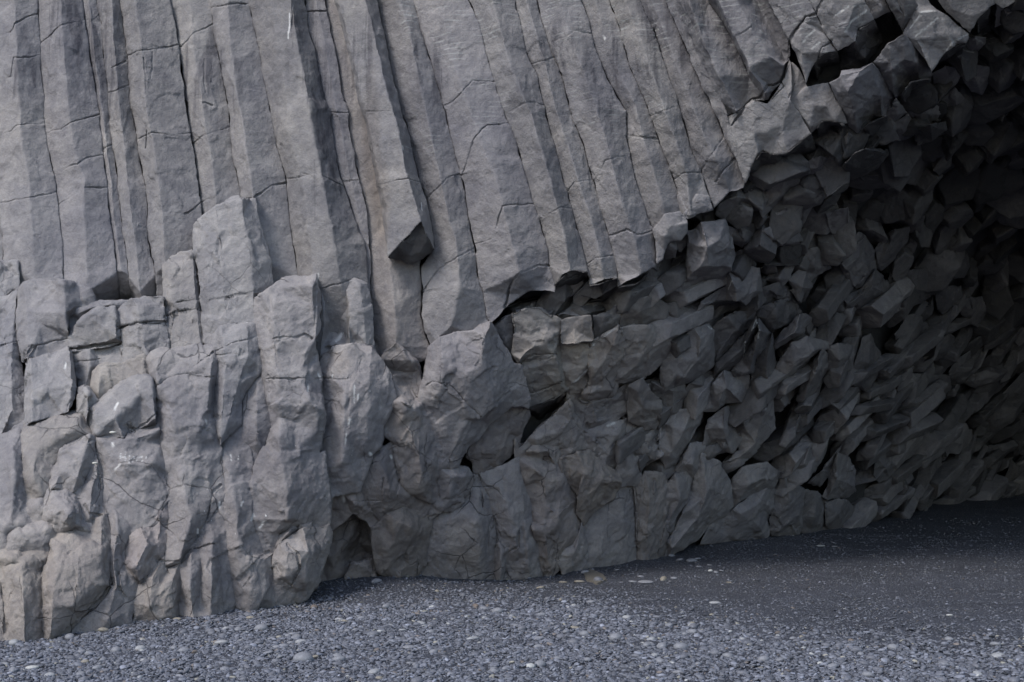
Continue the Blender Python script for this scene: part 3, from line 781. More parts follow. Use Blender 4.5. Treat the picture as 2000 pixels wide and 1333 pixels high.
column('Q', 'R', ('1392,410,3 1345,418,8 1331,419,3', 0), ['1220,0,8 1245,60,9 1265,120,10 1290,190,12 1315,260,12 1340,340,11 1350,418,9'],
       'basalt column with pale wavy lines at its top and a bold crack above its foot', group=GC, b=-2,
       joints=['1250,235 1270,228 1295,214 1326,207 1350,202', '1300,360 1317,354 1339,340 1370,336 1395,332'])
column('R', 'S', ('1452,368,2 1425,380,4 1395,406,3', 0), ['1275,0,4 1300,70,6 1320,123,8 1345,180,10 1365,240,12 1400,310,12 1425,380,6'],
       'dark-faced basalt column left of the wide banded column, a long crack climbing across it', group=GC, b=-6, tone=0.95,
       joints=['1352,340 1370,336 1384,308 1416,270 1440,262'])
LN['T'] = pts('k3 230,0 310,110 400,262 470,420 520,500 550,560')
column('S', 'T', ('k3 550,560 480,562 440,595 370,640 340,652', 0),
       ['1317,0,2 1338,53,3 1377,133,4 1405,196,5 1419,231,6', '1345,0,20 1372,75,20 1405,150,20 1440,222,14'],
       'fluted basalt column with a dark left flank and fine pale wavy bands', group=GC, b=4)
column('T', ('570,0 630,130 690,230 690,330', 3), ('k3 640,460 600,500 570,550', 0),
       ['1400,0,20 1430,60,20 1465,130,20 1495,180,14', '1440,0,18 1470,60,18 1505,110,16 1530,130,10', '1478,0,-6 1505,60,-6 1535,120,-4'],
       'fluted basalt column with pale wavy bands, right of the dark-flanked one', group=GC, b=4)
# ------------------------------------------------------------------ stumps, blocks and wall pieces
def piece(k, outline, ridges, style, label, b=0, name='basalt_block', cat='rock', group=None, **kw):
    if k == 3 and style in ('lip', 'edge'):          # carry the columns of the lip on above the picture
        def ext(l):
            for p in l:
                if p[1] <= -6.9: p[0] -= 0.5 * 225; p[1] -= 225
            return l
        return build_piece(name, ext(pts(outline, k)), [ext(q) for q in polys(ridges, k)], style, b=b, label=label, cat=cat, group=group, **kw)
    return build_piece(name, pts(outline, k), polys(ridges, k), style, b=b, label=label, cat=cat, group=group, **kw)
ST = 'broken column stumps at the lower left'
def stump(k, o, r, label, b=0, style='stump', **kw):
    if k == 7 or 'k7' in o:                 # the worn foot of the wall is one fused mass of rock
        style = 'base' if style == 'stump' else style; b = 48 + (b - 60) * .28
    return piece(k, o, r, style, label, b, 'column_stump', 'rock stump', ST, **kw)
stump(4, '-140,165 0,170 90,175 103,300 95,360 0,400 -140,420', '-20,172,6 -20,400,6', 'small flat-topped grey stump at the left edge, highest of the stumps there', 14)
stump(4, '905,190 935,172 960,145 1010,122 1070,105 1108,250 1122,420 1143,640 1145,680 930,700 925,500 908,350', '935,172,6 960,400,8 950,690,6 / 1070,105,10 1090,350,10 1120,660,8', 'slim slanting-topped stump tucked left of the biggest pointed stump', 24, tint=(1, .98, .95))
stump(4, '1078,0 1085,-34 1110,-60 1200,-135 1320,-192 1345,-175 1400,-155 1420,-185 1432,-100 1500,150 1518,300 1518,350 1440,400 1428,520 1440,600 1180,640 1170,650 1140,620 1125,420 1110,250 1080,90',
      '1110,-60,10 1125,60,12 1155,180,14 1165,350,14 1168,500,12 1180,640,8 / 1345,-175,20 1370,0,20 1385,80,20 1403,200,20 1415,350,18 1425,520,14 / 1200,-135,18 1240,180,18 1260,540,16', 'biggest and tallest stump with a pointed top and a bright front, left of centre', 32, thick=110)
stump(4, '-120,380 0,370 90,338 98,600 112,740 128,860 135,900 140,1060 30,1140 0,1175 -120,1200', '-40,372,10 -20,800,12 -10,1180,8 / 90,338,2 60,700,14 70,1000,12', 'tall grey stump at the left edge with a rusty patch low on it', 22)
stump(4, '100,330 130,300 220,285 350,284 430,293 500,328 525,400 500,430 380,475 376,600 386,665 260,690 150,712 130,725 108,620 92,450',
      '130,300,6 145,450,14 150,712,14 / 350,284,22 362,460,20 372,560,12 / 525,400,-6 450,420,2', 'wide stump with a rounded flat top and a brown right side', 34, tint=(1, .99, .98), thick=110)
stump(4, '375,480 410,437 520,405 640,393 712,400 700,430 655,450 640,430 520,440 440,500 385,560', '410,437,10 430,470,10 520,430,10 640,412,8', 'thin curved ledge of rock behind the cracked square stump', 28)
stump(4, '385,556 440,500 500,448 560,437 640,430 652,450 660,540 670,625 540,650 395,672 385,610', '440,500,12 500,470,14 560,440,12 / 640,430,8 650,600,10', 'square stump split by a wide horizontal crack, below the curved ledge', 36)
stump(4, '652,455 690,418 740,386 800,374 910,379 915,440 921,515 780,517 668,550 660,540', '740,386,10 765,420,13 782,515,12 / 910,379,2', 'cube-like cracked stump beside the slim slanting one, above an open crack', 36)
stump(4, '668,552 780,519 921,518 935,560 932,690 840,710 690,735 675,640', '780,519,12 800,620,13 830,705,10', 'block below the cube-like stump, separated from it by the open crack', 33)
stump(4, '400,682 540,650 672,635 685,735 560,752 522,790 515,880 470,870 435,870 425,780', '500,660,10 500,760,11 480,860,9', 'low block left of centre of the stumps, beneath the square split one', 30)
stump(4, '150,712 260,690 375,655 395,680 415,780 428,870 425,900 372,1010 300,1030 170,1065 145,1085 135,1000 148,850', '165,715,10 175,900,13 165,1060,12 / 385,665,8 400,850,12 380,1000,10', 'smooth grey stump with a square front standing below the wide rounded one', 52, thick=110)
stump(4, '520,790 560,755 690,735 800,700 832,725 840,820 770,812 700,840 600,900 550,945 505,890', '560,755,6 555,800,10 545,900,10 / 800,700,6 790,810,6', 'pale wedge-shaped stump with a flat top behind the large leaning slab', 44, tint=(1.04, 1.0, .94))
stump(4, '430,870 470,857 500,875 545,945 500,985 486,1010 480,1060 465,1012 430,1010', '470,857,6 490,900,14 482,1010,12', 'small upright splinter of rock between the smooth stump and the leaning slab', 56)
stump(4, '832,728 850,700 960,680 1180,645 1200,668 1210,705 1205,800 1190,850 1182,1010 1195,1100 1225,1200 1230,1333 k7 1235,130 1245,270 1240,300 1150,420 1080,560 1000,655 920,660 940,560 950,400 940,263 905,153 k4 880,1180 864,1080 877,960 868,872',
      '850,700,6 875,760,18 885,870,20 / 1185,670,8 1180,740,20 1170,850,22 1160,1000,20 / 875,960,8 960,1060,26 1040,1170,18 1100,1200,14 / 960,1060,26 980,1160,20 900,1150,10 / 1190,1150,12 1110,1110,24 1040,1170,18 / k7 960,100,10 1020,250,16 1060,420,18 1000,640,16 / 1180,100,12 1190,250,10',
      'large flat-topped slab-like stump with a curved crack under its top, centre of the stumps', 58, soft=3, thick=120)
stump(4, '483,1055 500,1000 550,945 620,890 700,843 770,815 835,820 862,880 870,1000 866,1080 770,1105 722,1115 690,1148 620,1150 535,1158 515,1120',
      '500,1000,8 530,1020,16 540,1140,12 / 770,815,12 560,955,12 530,1000,14 / 840,830,16 850,900,20 858,1060,18 / 640,1050,20 690,1140,14', 'leaning slab-like stump with a rounded shoulder and a small pale pebble on its ledge', 51, shrink=-2.5, soft=3, thick=120)
stump(4, '530,1162 620,1155 690,1152 722,1120 770,1110 868,1085 880,1180 905,1333 k7 925,260 935,300 885,370 870,440 800,470 745,492 690,450 600,402 590,392 572,320 555,200 545,110 530,60',
      'k4 560,1170,16 700,1165,18 870,1120,14 / k7 600,60,16 720,120,20 860,100,16 / 570,110,10 600,210,-2 640,300,-8 700,200,6 650,150,10 / 640,300,-8 600,330,10 / 700,350,22 800,350,24 900,250,16 / 620,380,14 740,470,12',
      'wave-sculpted rock face with scratched writing and a deep curved hollow', 66, soft=4, thick=120)
stump(4, '145,1085 230,1052 340,1025 460,1012 490,1100 517,1162 500,1160 430,1180 372,1230 330,1310 k7 300,160 285,250 250,300 170,312 148,335 138,200 120,0 k4 125,1170',
      '160,1090,10 230,1080,16 340,1050,16 455,1030,12 / 300,1170,18 200,1160,12 140,1180,8 / 300,1170,18 420,1110,20 490,1140,10 / k7 200,60,14 180,200,20 230,290,10', 'smooth grey-brown rock with a wavy scalloped upper edge, above the rounded boss', 70, soft=6, tint=(1.02, 1.0, .95), thick=120)
stump(4, '-120,1205 0,1178 30,1150 135,1070 122,1165 125,1333 k7 135,150 142,290 180,435 182,462 60,500 50,590 0,605 -120,610', '0,1178,2 60,1190,14 110,1180,8 / k7 70,10,20 80,200,22 60,450,16 / 0,100,6 -20,500,6', 'dark grey rounded rock at the left edge, under the tall rusty-patched stump', 60, soft=4, thick=120)
stump(7, '145,335 170,312 250,300 262,400 270,432 190,460 180,440 155,400', '170,330,6 210,340,14 250,400,6', 'small pale rounded bulge of rock left of the round boss', 66, soft=5)
stump(7, '310,135 350,60 385,20 440,-10 500,-25 515,-10 512,60 480,170 450,230 440,300 400,290 370,265 282,262 275,265 300,170', '350,60,10 330,150,14 300,250,10 / 500,-25,14 470,60,18 430,200,16', 'pointed grey block standing in front of the scalloped rock, dark stain across its foot', 84, soft=2)
stump(7, '515,70 530,112 548,112 565,210 572,320 590,392 520,410 500,440 445,425 420,340 440,240 480,175', '530,112,10 510,250,16 500,420,10', 'tapering slab of rock between the pointed block and the deep curved hollow', 70, soft=3)
stump(7, '262,280 282,264 370,267 405,300 430,340 450,425 500,440 500,480 400,470 330,490 292,482 268,430 248,340', '300,290,12 300,400,18 330,460,10 / 330,395,18 345,372,26 375,365,28 405,372,26 422,400,24 415,440,20 385,458,20 350,450,20 330,420,18 330,395,18 / 375,412,34 376,413,34', 'rounded boss of rock with a round knob on its face at the lower left', 84, soft=2)
stump(7, '60,500 130,478 270,432 292,482 300,540 280,602 110,602 62,592', '80,520,8 200,500,14 280,480,10', 'flat shelf of yellowish rock left of the round boss', 74, soft=3)
stump(7, '-120,612 0,607 280,602 262,650 235,720 240,880 250,1120 0,1150 -120,1150', '0,640,10 120,650,16 250,640,8 / 10,700,0 20,900,-4 30,1100,-4 / 120,680,18 130,900,22 140,1130,18', 'pale wave-worn rock foot at the lower left corner above the pebbles', 66, soft=5, tint=(1.03, 1.0, .94))
stump(7, '238,725 262,650 280,602 300,540 330,490 400,470 500,480 522,410 588,394 602,500 607,650 617,780 560,870 480,940 400,1010 330,1110 252,1120 245,900',
      '300,540,8 310,700,26 290,900,28 280,1080,18 / 400,500,14 430,700,26 420,900,26 / 560,420,10 560,600,22 570,780,16', 'big smooth bulging rock foot beneath the round boss, second from the lower left corner', 70, soft=6, thick=120, tint=(1.03, 1.0, .95))
stump(7, '592,396 640,400 745,492 700,530 660,620 690,680 772,762 745,870 720,1010 560,1080 330,1115 400,1012 480,942 562,872 620,782 608,650 603,500', '640,400,6 650,500,16 630,640,16 650,800,16 600,1000,10 / 500,950,4 620,830,14', 'narrow fluted rock foot with dark grooves, third from the lower left corner', 58, soft=3)
stump(7, '748,494 800,470 862,442 885,380 940,300 952,450 940,560 905,650 822,740 785,765 692,682 662,620 702,532', '800,480,10 820,560,18 760,680,16 / 900,400,6 880,560,10 840,650,4', 'folded rock wedge leaning over the small dark gap at the lower left', 52, soft=2, style='rough', tint=(1.15, 1.12, 1.1))
stump(7, '782,768 905,655 925,730 1000,660 1005,800 1000,1010 820,1030 750,1040 765,960 745,880 774,770', '850,740,16 830,920,14 / 905,655,4 890,800,14 900,980,12 / 960,760,16 960,960,12', 'cracked rock foot with a dark square notch beside it on the pebbles', 54, soft=1, tint=(1.02, 1, .96))
stump(7, '1002,660 1080,565 1150,425 1240,300 1250,480 1262,640 1290,790 1292,960 1150,1000 1000,1010 1006,800', '1060,620,14 1060,800,22 1080,980,18 / 1180,560,16 1180,800,26 1180,980,20 / 1120,640,8 1120,900,10 / 1220,600,6 1240,900,6', 'broad rock foot with vertical dark runnels, left of centre at the beach', 54, soft=4)
stump(4, '1182,585 1232,535 1300,528 1422,522 1440,600 1450,660 1462,760 1422,815 1345,945 1342,1080 1275,1150 1232,1192 1212,1150 1184,1010 1190,850 1210,720 1200,680 1180,640',
      '1232,535,8 1240,600,14 1250,760,18 1240,900,18 1230,1190,8 / 1380,540,10 1380,700,16 1330,850,14 1280,1050,12 / 1462,760,0', 'weathered grey column stump narrowing downward, between the large slab and the tall right-hand stump', 46, soft=2)
stump(4, '1422,820 1470,800 1488,820 1492,880 1537,1100 1500,1170 1450,1333 k7 1390,130 1370,60 1360,0 k4 1340,1180 1342,960 1390,880', '1440,830,6 1430,950,12 1430,1150,12 / 1488,820,2', 'narrow stained column with blotchy crust in a recess left of the tall right-hand stump', 34, soft=3)
stump(4, '1416,398 1500,350 1590,284 1680,265 1752,252 1765,340 1768,520 1745,590 1750,700 1775,850 1780,920 1795,1000 1802,1060 1770,1180 1762,1260 k7 1800,60 1828,300 1830,460 1760,480 1740,440 1640,450 1540,490 1530,610 1480,620 1440,500 1400,250 1440,100 k4 1500,1170 1535,1100 1510,980 1490,850 1465,760 1440,640 1425,500',
      '1500,350,12 1525,400,22 1520,500,22 1525,700,22 1550,830,22 1540,960,16 / 1752,252,10 1740,600,14 1690,760,18 1680,850,20 1690,950,20 / 1545,965,22 1660,1000,16 1720,940,26 / 1660,1000,16 1640,1060,10 1560,1150,22 / 1720,940,26 1780,1010,22 1760,1120,12 / k7 1560,60,20 1600,250,26 1600,420,20 / 1720,100,18 1740,300,24 1720,420,16 / 1450,300,14 1500,560,12',
      'tall right-hand stump with a slanted pointed top, running down into scratched brown rock', 50, soft=2, thick=140)
stump(7, 'k4 1232,1200 1290,1140 1342,1085 1375,1180 1400,1290 k7 1395,130 1405,250 1440,500 1482,622 1530,612 1537,870 1540,960 1400,970 1294,960 1292,800 1262,640 1250,480', '1300,250,10 1320,420,16 1310,620,14 / 1380,620,16 1400,800,22 1380,960,14 / 1480,640,14 1490,850,18', 'brown stained wall between the runnelled foot and the leaning end block', 42, soft=3)
stump(7, '1530,622 1560,560 1620,520 1690,490 1760,482 1832,470 1842,500 1805,640 1770,740 1758,790 1705,850 1600,900 1560,960 1542,870 1537,760', '1560,560,6 1600,600,24 1640,700,26 1670,740,20 / 1690,490,16 1720,600,30 1700,760,22 / 1600,600,24 1590,740,22 1640,810,8 / 1832,470,2 1790,600,12', 'big leaning block resting on the pebbles beside the dark hollow', 66, soft=2, thick=110)
stump(7, '1552,560 1570,500 1640,445 1690,450 1680,490 1620,515', '1600,500,10', 'small broken rubble lodged above the leaning end block', 44, style='rough', soft=1)
stump(7, '1680,460 1730,452 1742,490 1690,492 1672,480', '1700,470,12', 'small pale stone wedged above the leaning end block', 60, soft=1)

def under(parent, k, o, r, b=-4, tone=.45, drop=-60, face=True, **kw):  # fresh dark rock; the low tone also paints in the shade beneath
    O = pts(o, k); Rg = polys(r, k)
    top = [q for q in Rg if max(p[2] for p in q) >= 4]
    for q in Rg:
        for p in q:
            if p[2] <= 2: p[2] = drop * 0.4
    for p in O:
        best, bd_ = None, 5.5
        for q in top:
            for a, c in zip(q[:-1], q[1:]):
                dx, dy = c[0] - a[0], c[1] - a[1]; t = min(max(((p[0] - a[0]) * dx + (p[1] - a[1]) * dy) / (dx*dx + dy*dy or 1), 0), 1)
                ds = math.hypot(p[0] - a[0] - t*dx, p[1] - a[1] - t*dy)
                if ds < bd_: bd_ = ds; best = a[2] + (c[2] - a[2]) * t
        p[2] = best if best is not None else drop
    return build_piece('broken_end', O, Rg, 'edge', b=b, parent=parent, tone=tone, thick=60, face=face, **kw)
# ---- middle of the wall, between the stumps and the overhang
WG = 'weathered rock pieces in the lower middle of the cliff'
def wall(k, o, r, label, b=0, style='wall', **kw): return piece(k, o, r, style, label, b * .6, 'rock_mass', 'rock', WG, **kw)
wall(5, '-100,330 -60,310 0,302 60,302 120,282 188,297 200,350 215,410 228,600 234,690 215,660 130,640 0,655 -80,730 -100,600',
     '-60,310,8 -50,480,8 -70,700,4 / 0,330,10 -20,420,-8 0,540,-14 60,590,-6 20,630,10 -60,640,2 / 0,330,10 60,330,6 80,420,2 70,520,0 60,590,-6 / 90,410,14 85,520,14 95,640,10 / 150,310,10 170,450,12 190,640,8', 'grey column piece with a broken hollow pocket and a white dropping', 26, style='stump')
wall(5, '-90,780 -40,690 0,657 130,640 215,662 265,730 320,830 335,930 300,1010 262,1080 250,1200 200,1245 k8 200,75 140,250 60,262 0,275 -60,330 k5 -70,1333 -60,1200 -45,1060 -75,900',
     '0,657,10 30,700,16 90,760,20 110,640,18 / 90,760,20 -30,800,16 -80,800,4 / 90,760,20 70,900,26 60,1100,26 50,1290,20 / 215,662,8 200,850,24 200,1050,22 190,1230,12', 'large grey-blue rounded rock with rows of white drippings, left of the central cavity', 40, soft=3, thick=110)
wall(5, '262,722 350,640 410,700 455,745 480,830 500,950 540,1040 575,1200 580,1310 k8 590,290 545,330 480,300 380,210 330,0 k5 340,1200 280,1110 265,1085 305,1010 338,930 325,830',
     '300,725,2 350,640,10 420,730,8 / 300,725,2 330,790,-9 450,790,-8 / 330,820,-4 390,860,-12 450,830,-10 460,920,-8 / 310,960,10 370,950,18 440,990,14 430,1060,10 370,1170,8 340,1190,0 / 370,950,18 390,920,4 460,920,-8 / 420,1100,12 480,1250,16 k8 500,200,14', 'brown broken rock with a dark square cavity and a pale lump below it', 22, soft=2, style='rough', tint=(1.1, 1.08, 1.05), thick=110)
wall(5, '540,665 600,617 700,578 790,577 830,540 872,525 900,580 1000,750 1042,765 1086,940 1082,978 1040,975 1000,978 850,1085 810,1160 742,1212 682,1310 640,1330 582,1322 575,1200 535,1040 497,950 500,880 530,760',
     '600,617,8 615,740,20 600,840,20 / 872,525,26 845,600,32 835,700,32 850,800,32 880,900,30 900,985,22 / 600,840,20 740,940,24 820,1040,20 / 530,850,10 600,840,20 / 790,577,14 800,640,20 840,640,32 / 830,1060,6 700,1180,14 650,1300,6 / 1042,765,-4 1010,880,6 1000,975,0', 'huge pale rounded block with a ragged right edge, just below the tip of the overhang', 24, soft=3, thick=120)
wall(5, '893,530 960,480 1000,470 1010,600 1000,690 1040,745 1000,752 940,650', '950,500,4 960,620,4', 'dark recessed sliver under the tip of the overhang', -14, style='edge')
STEPPED = wall(5, '1000,470 1080,445 1160,440 1270,498 1280,560 1268,640 1275,740 1312,885 1230,925 1160,960 1092,985 1086,900 1042,762 1003,690 1012,600',
     '1080,445,2 1090,600,8 1050,690,6 1045,740,0 / 1040,720,16 1120,640,14 1220,590,16 1270,560,4 / 1220,590,16 1225,680,18 1130,720,4 / 1225,680,18 1255,740,20 1275,880,16 / 1055,770,10 1150,765,14 1255,740,20', 'stepped column with a pale lower half, right below the tip of the overhang', 4, soft=1, style='stump', tint=(.86, .84, .80))
under(STEPPED, 5, '1092,990 1160,962 1230,928 1312,888 1315,950 1240,1040 1160,1110 1090,1180 1042,1245 1020,1200 1040,1120 1055,1050', '1092,994,6 1160,966,6 1230,932,6 1312,892,6', -4, face=False)
wall(5, '1272,502 1350,485 1437,477 1452,610 1350,632 1272,645', '1437,477,6 1440,600,8 / 1272,640,8 1350,628,12 1448,606,10', 'square grey block hanging below the overhang with a crisp dark lower edge', 8, style='edge', tint=(1.15, 1.13, 1.1))
wall(5, '1272,648 1350,636 1443,622 1440,750 1442,870 1405,895 1325,892 1312,885 1280,740', '1300,680,4 1420,660,10 / 1330,850,10 1400,760,12 1440,690,6', 'hollowed grey slab under the square hanging block', 0, style='rough', tint=(1.1, 1.08, 1.05))
wall(5, '1452,620 1530,580 1588,545 1632,650 1600,780 1572,870 1562,912 1480,925 1425,922 1402,905 1442,870 1440,740', '1588,545,8 1545,680,10 1500,760,14 1510,880,10 / 1440,740,4 1500,760,14 1590,740,8 / 1402,905,0 1430,905,12 1550,895,10', 'angular slab with a squared lower end, hanging in the middle of the wall', 12, style='rough', tint=(1.12, 1.09, 1.05))
wall(5, '1590,560 1650,550 1760,545 1830,555 1900,600 1915,650 1870,700 1820,722 1760,790 1700,822 1640,845 1580,842 1600,780 1632,655', '1760,545,14 1750,640,18 1690,760,14 1600,830,8 / 1760,545,14 1820,620,14 1850,700,4 / 1915,650,4', 'pale bulging slab with a rounded right shoulder, right of the angular hanging slab', 14, style='wall', tint=(.95, .94, .93))
wall(5, '1452,475 1520,450 1600,400 1640,380 1610,470 1600,535 1530,580 1450,612', '1520,470,6 1500,590,2', 'dark smooth facet behind the slabs', -6, style='edge')
wall(5, '1602,535 1612,470 1650,385 1750,372 1830,395 1872,420 1900,500 1960,560 1900,595 1830,552 1760,542 1650,548', '1750,372,8 1720,450,10 1740,540,6 / 1870,420,2 1860,500,8', 'grey curved roof piece above the pale bulging slab', -2, style='edge', tint=(1.05, 1.03, 1.0))
wall(5, '1315,895 1402,908 1425,925 1560,920 1640,872 1645,1000 1580,1040 1500,1080 1425,1112 1380,1112 1340,1020 1312,960', '1340,930,0 1450,960,8 1560,940,6 / 1450,960,8 1470,1060,8', 'shallow grey facet below the angular hanging slab', -4, style='rough')
wall(5, '1045,1245 1095,1180 1160,1112 1240,1042 1312,962 1345,1040 1375,1110 1392,1215 1320,1216 1250,1192 1200,1186 1130,1200 1070,1270', '1312,962,6 1330,1100,8 1340,1216,4 / 1130,1160,10 1250,1130,12 1320,1060,8', 'pale triangular slab leaning to the right above the rough brown rock', 4, style='wall', tint=(1, .98, .95))
wall(5, '1645,875 1720,830 1775,900 1842,950 1838,1000 1842,1050 1800,1110 1730,1110 1650,1060 1640,1000', '1645,880,4 1700,900,14 1730,1000,14 1835,1000,10 / 1650,1060,2 1700,1005,12 1730,1000,14 / 1720,830,8 1775,900,10', 'block with a squared light top and dark hollow underside in the middle of the wall', 10, style='edge', tint=(1.15, 1.12, 1.08))
wall(5, '1630,1060 1720,1112 1795,1112 1802,1190 1790,1260 1700,1270 1640,1250', '1700,1130,4 1770,1150,10 1760,1240,8', 'brown knuckle of rock below the hollow block', -2, style='rough')
wall(5, '1400,1250 1395,1140 1425,1120 1520,1080 1630,1062 1635,1240 1580,1290 1480,1340 1440,1300', '1420,1150,6 1500,1130,8 1600,1100,8 / 1560,1180,12 1500,1320,8', 'fractured grey-brown slab right of the triangular slab', -2, style='rough')
wall(5, '1775,842 1850,850 1960,850 1985,900 1950,940 1955,1010 1870,1050 1845,1000 1842,945 1780,905', '1800,860,6 1900,900,12 1900,1020,8', 'dark blocky piece at the border of the cave roof', 0, style='edge')
under(COLS['hang'], 0, '757,505 775,484 800,459 822,434 836,464 848,486 843,492 820,506 800,516 776,510', '757,505,13 775,484,14 800,459,17 822,434,20 836,464,12 848,486,4 / 800,500,6 822,440,16', b=12, drop=0, tone=.5)
# feet along the beach
wall(8, '440,780 470,720 500,640 515,560 545,440 592,370 640,375 702,340 740,290 790,190 832,172 870,280 900,380 925,500 908,640 905,830 760,850 600,840 480,820',
     '500,640,4 600,450,14 700,400,18 800,450,26 825,560,26 820,680,20 780,800,10 / 825,200,0 810,330,14 800,450,26 / 600,600,18 610,780,12 / 870,420,6 860,620,8 860,800,4', 'smooth pale bulging rock foot with a bright patch, at the centre of the beach line', -4, soft=7)
wall(8, '832,172 900,150 1035,105 1072,250 1112,340 1110,430 1140,540 1150,620 1185,740 1120,830 1000,840 906,830 908,640 930,500 905,420 860,280',
     '930,250,14 990,400,20 1000,500,18 1030,580,18 960,640,4 960,740,2 / 1035,105,6 1060,350,14 1080,560,16 1100,740,10 / 930,500,4 935,640,14 925,800,10', 'tall smooth grey rock foot with open vertical cracks, right of the pale bulging one', -2, soft=4)
wall(8, '1040,105 1120,70 1250,95 1290,130 1300,180 1372,290 1372,400 1395,450 1340,560 1280,620 1270,690 1210,740 1190,745 1150,620 1142,540 1112,430 1115,340 1075,240',
     '1120,100,10 1190,190,18 1280,200,14 / 1190,190,18 1180,340,14 1250,400,20 1350,330,10 / 1130,470,14 1180,500,16 1200,640,10 / 1250,400,20 1260,560,8', 'lumpy brown rock face between the cracked foot and the crumbling ledge', 2, style='rough', tint=(1.08, 1.04, 1.0), soft=2)
wall(8, '1275,90 1370,60 1430,60 1500,120 1590,180 1595,240 1545,310 1470,370 1400,445 1372,400 1374,290 1302,180',
     '1370,60,8 1400,160,18 1380,300,14 / 1400,160,18 1500,200,22 1590,210,10 / 1500,200,22 1440,320,12 1400,445,0', 'crumbling brown ledge of splintered rock overhanging the beach', 14, style='rough', tint=(1.0, .95, .88), soft=1)
wall(8, '1275,690 1268,640 1300,590 1345,560 1385,470 1400,600 1400,680 1340,720 1290,735', '1385,470,4 1350,600,14 1330,690,8', 'small pale smooth fin of rock standing at the beach under the crumbling ledge', 6, soft=3)
wall(8, '1400,455 1470,372 1545,312 1600,235 1692,235 1702,400 1708,600 1720,700 1640,760 1560,760 1402,710 1405,560', '1450,450,2 1500,600,14 1480,720,10 / 1600,250,4 1620,450,16 1640,700,12', 'smooth dark grey concave rock right of the crumbling ledge', -10, soft=4)
wall(8, '1697,240 1750,175 1842,190 1872,290 1902,420 1890,540 1840,650 1800,720 1712,730 1712,600 1704,400', '1750,175,6 1770,300,14 1760,450,18 1750,680,10 / 1850,250,8 1860,420,12 1810,640,8', 'layered yellowish rock with bent splintery strata, at the right end of the pale wall', 2, style='rough', tint=(1.06, 1.04, 1.0), soft=1)
wall(8, '1620,60 1700,85 1712,180 1690,232 1600,232 1590,190 1600,130', '1640,80,6 1680,160,12 1640,225,4', 'rounded grey lump hanging above the dark concave rock', 10, tint=(.9, .9, .9))
wall(8, '592,128 650,120 742,140 782,180 765,240 720,292 702,335 640,375 585,372 548,415 545,332 592,285', '592,128,4 660,180,16 740,180,14 / 660,180,16 640,280,14 600,350,6 / 720,292,4', 'pale boulder-like lump at the foot of the huge rounded block', 14, soft=2)
wall(8, '230,480 285,440 300,385 400,345 500,410 545,335 545,440 515,560 498,690 430,760 345,770 255,700 240,620', '285,440,4 330,420,18 430,470,22 500,500,14 / 430,470,22 420,560,16 330,725,10 / 300,600,14 340,560,18', 'dark curved rock hanging over the beach hollow like a pointed lip', 12, style='wall', tint=(.85, .82, .78), soft=2)
wall(8, '0,270 60,250 130,255 180,330 282,450 240,480 185,420 110,375 60,430 0,475 -60,500 -60,330', '60,270,8 120,330,14 110,375,4 / 130,255,6 200,380,6', 'striped brown rock brow above the dark hollow', 12, style='rough', tint=(1.1, 1.05, 1.0))
wall(8, '330,5 380,215 480,305 545,335 500,412 400,347 300,387 284,445 185,335 130,250 200,60 225,60', '250,100,12 320,250,20 300,370,8 / 400,280,10', 'grey rock with fine cracks between the drip-marked rock and the hollow', 16, tint=(.9, .88, .87))
wall(8, '-70,510 0,478 60,432 110,378 182,422 240,482 235,620 170,700 110,740 20,780 -100,780 -80,640', '110,378,6 100,520,10 0,700,6 / 182,422,0 160,560,-10 120,640,-14 / 180,440,-4 220,560,2', 'dark splintered back wall of the hollow on the left of the beach', -34, style='rough', tint=(.75, .72, .70))
wall(8, '90,740 120,680 240,640 260,700 345,775 450,760 460,830 250,840 60,830', '200,700,8 250,800,6', 'low dark rock at the bottom of the hollow', -16, style='rough', tint=(.85, .82, .8))
wall(5, '1020,1200 1045,1250 1070,1275 1130,1205 1200,1190 1252,1196 1255,1333 k8 1250,95 1120,72 1035,105 1025,60', '1100,1240,8 1200,1230,12 1240,1300,6', 'rounded brown ledge under the triangular leaning slab', 4, style='rough', tint=(1.1, 1.06, 1))
wall(5, '742,1215 812,1162 852,1088 1000,982 1082,980 1085,1040 1040,1130 1020,1210 k8 1035,20 1000,60 900,155 835,172 800,160 790,100 750,60', '852,1088,0 950,1070,6 1050,1020,4 / 850,1170,8 960,1130,4 / k8 850,60,12 950,20,8 / 820,120,6', 'jagged dark fractured rock under the huge pale block', -6, style='rough', tint=(.85, .82, .8))
wall(8, '1255,0 1330,10 1395,0 1420,60 1370,58 1275,88 1250,60', '1330,40,8', 'little ledge above the crumbling brown rock', 2, style='rough', tint=(1.05, 1, .95))
wall(8, '1400,-60 1480,20 1530,-10 1625,-60 1625,60 1600,130 1590,180 1500,118 1430,58 1400,0', '1480,20,10 1540,60,10', 'grey cracked facet above the crumbling ledge', 0, style='rough')
# ------------------------------------------------------------------ the broken edge of the overhang and the cave roof
EG = 'broken column ends along the edge of the overhang'
def edge(k, o, r, label, b=0, style='edge', name='column_end', tone=1.0, **kw):
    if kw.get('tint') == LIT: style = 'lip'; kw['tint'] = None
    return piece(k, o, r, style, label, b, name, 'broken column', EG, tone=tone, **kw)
LIT = (1.40, 1.40, 1.41)
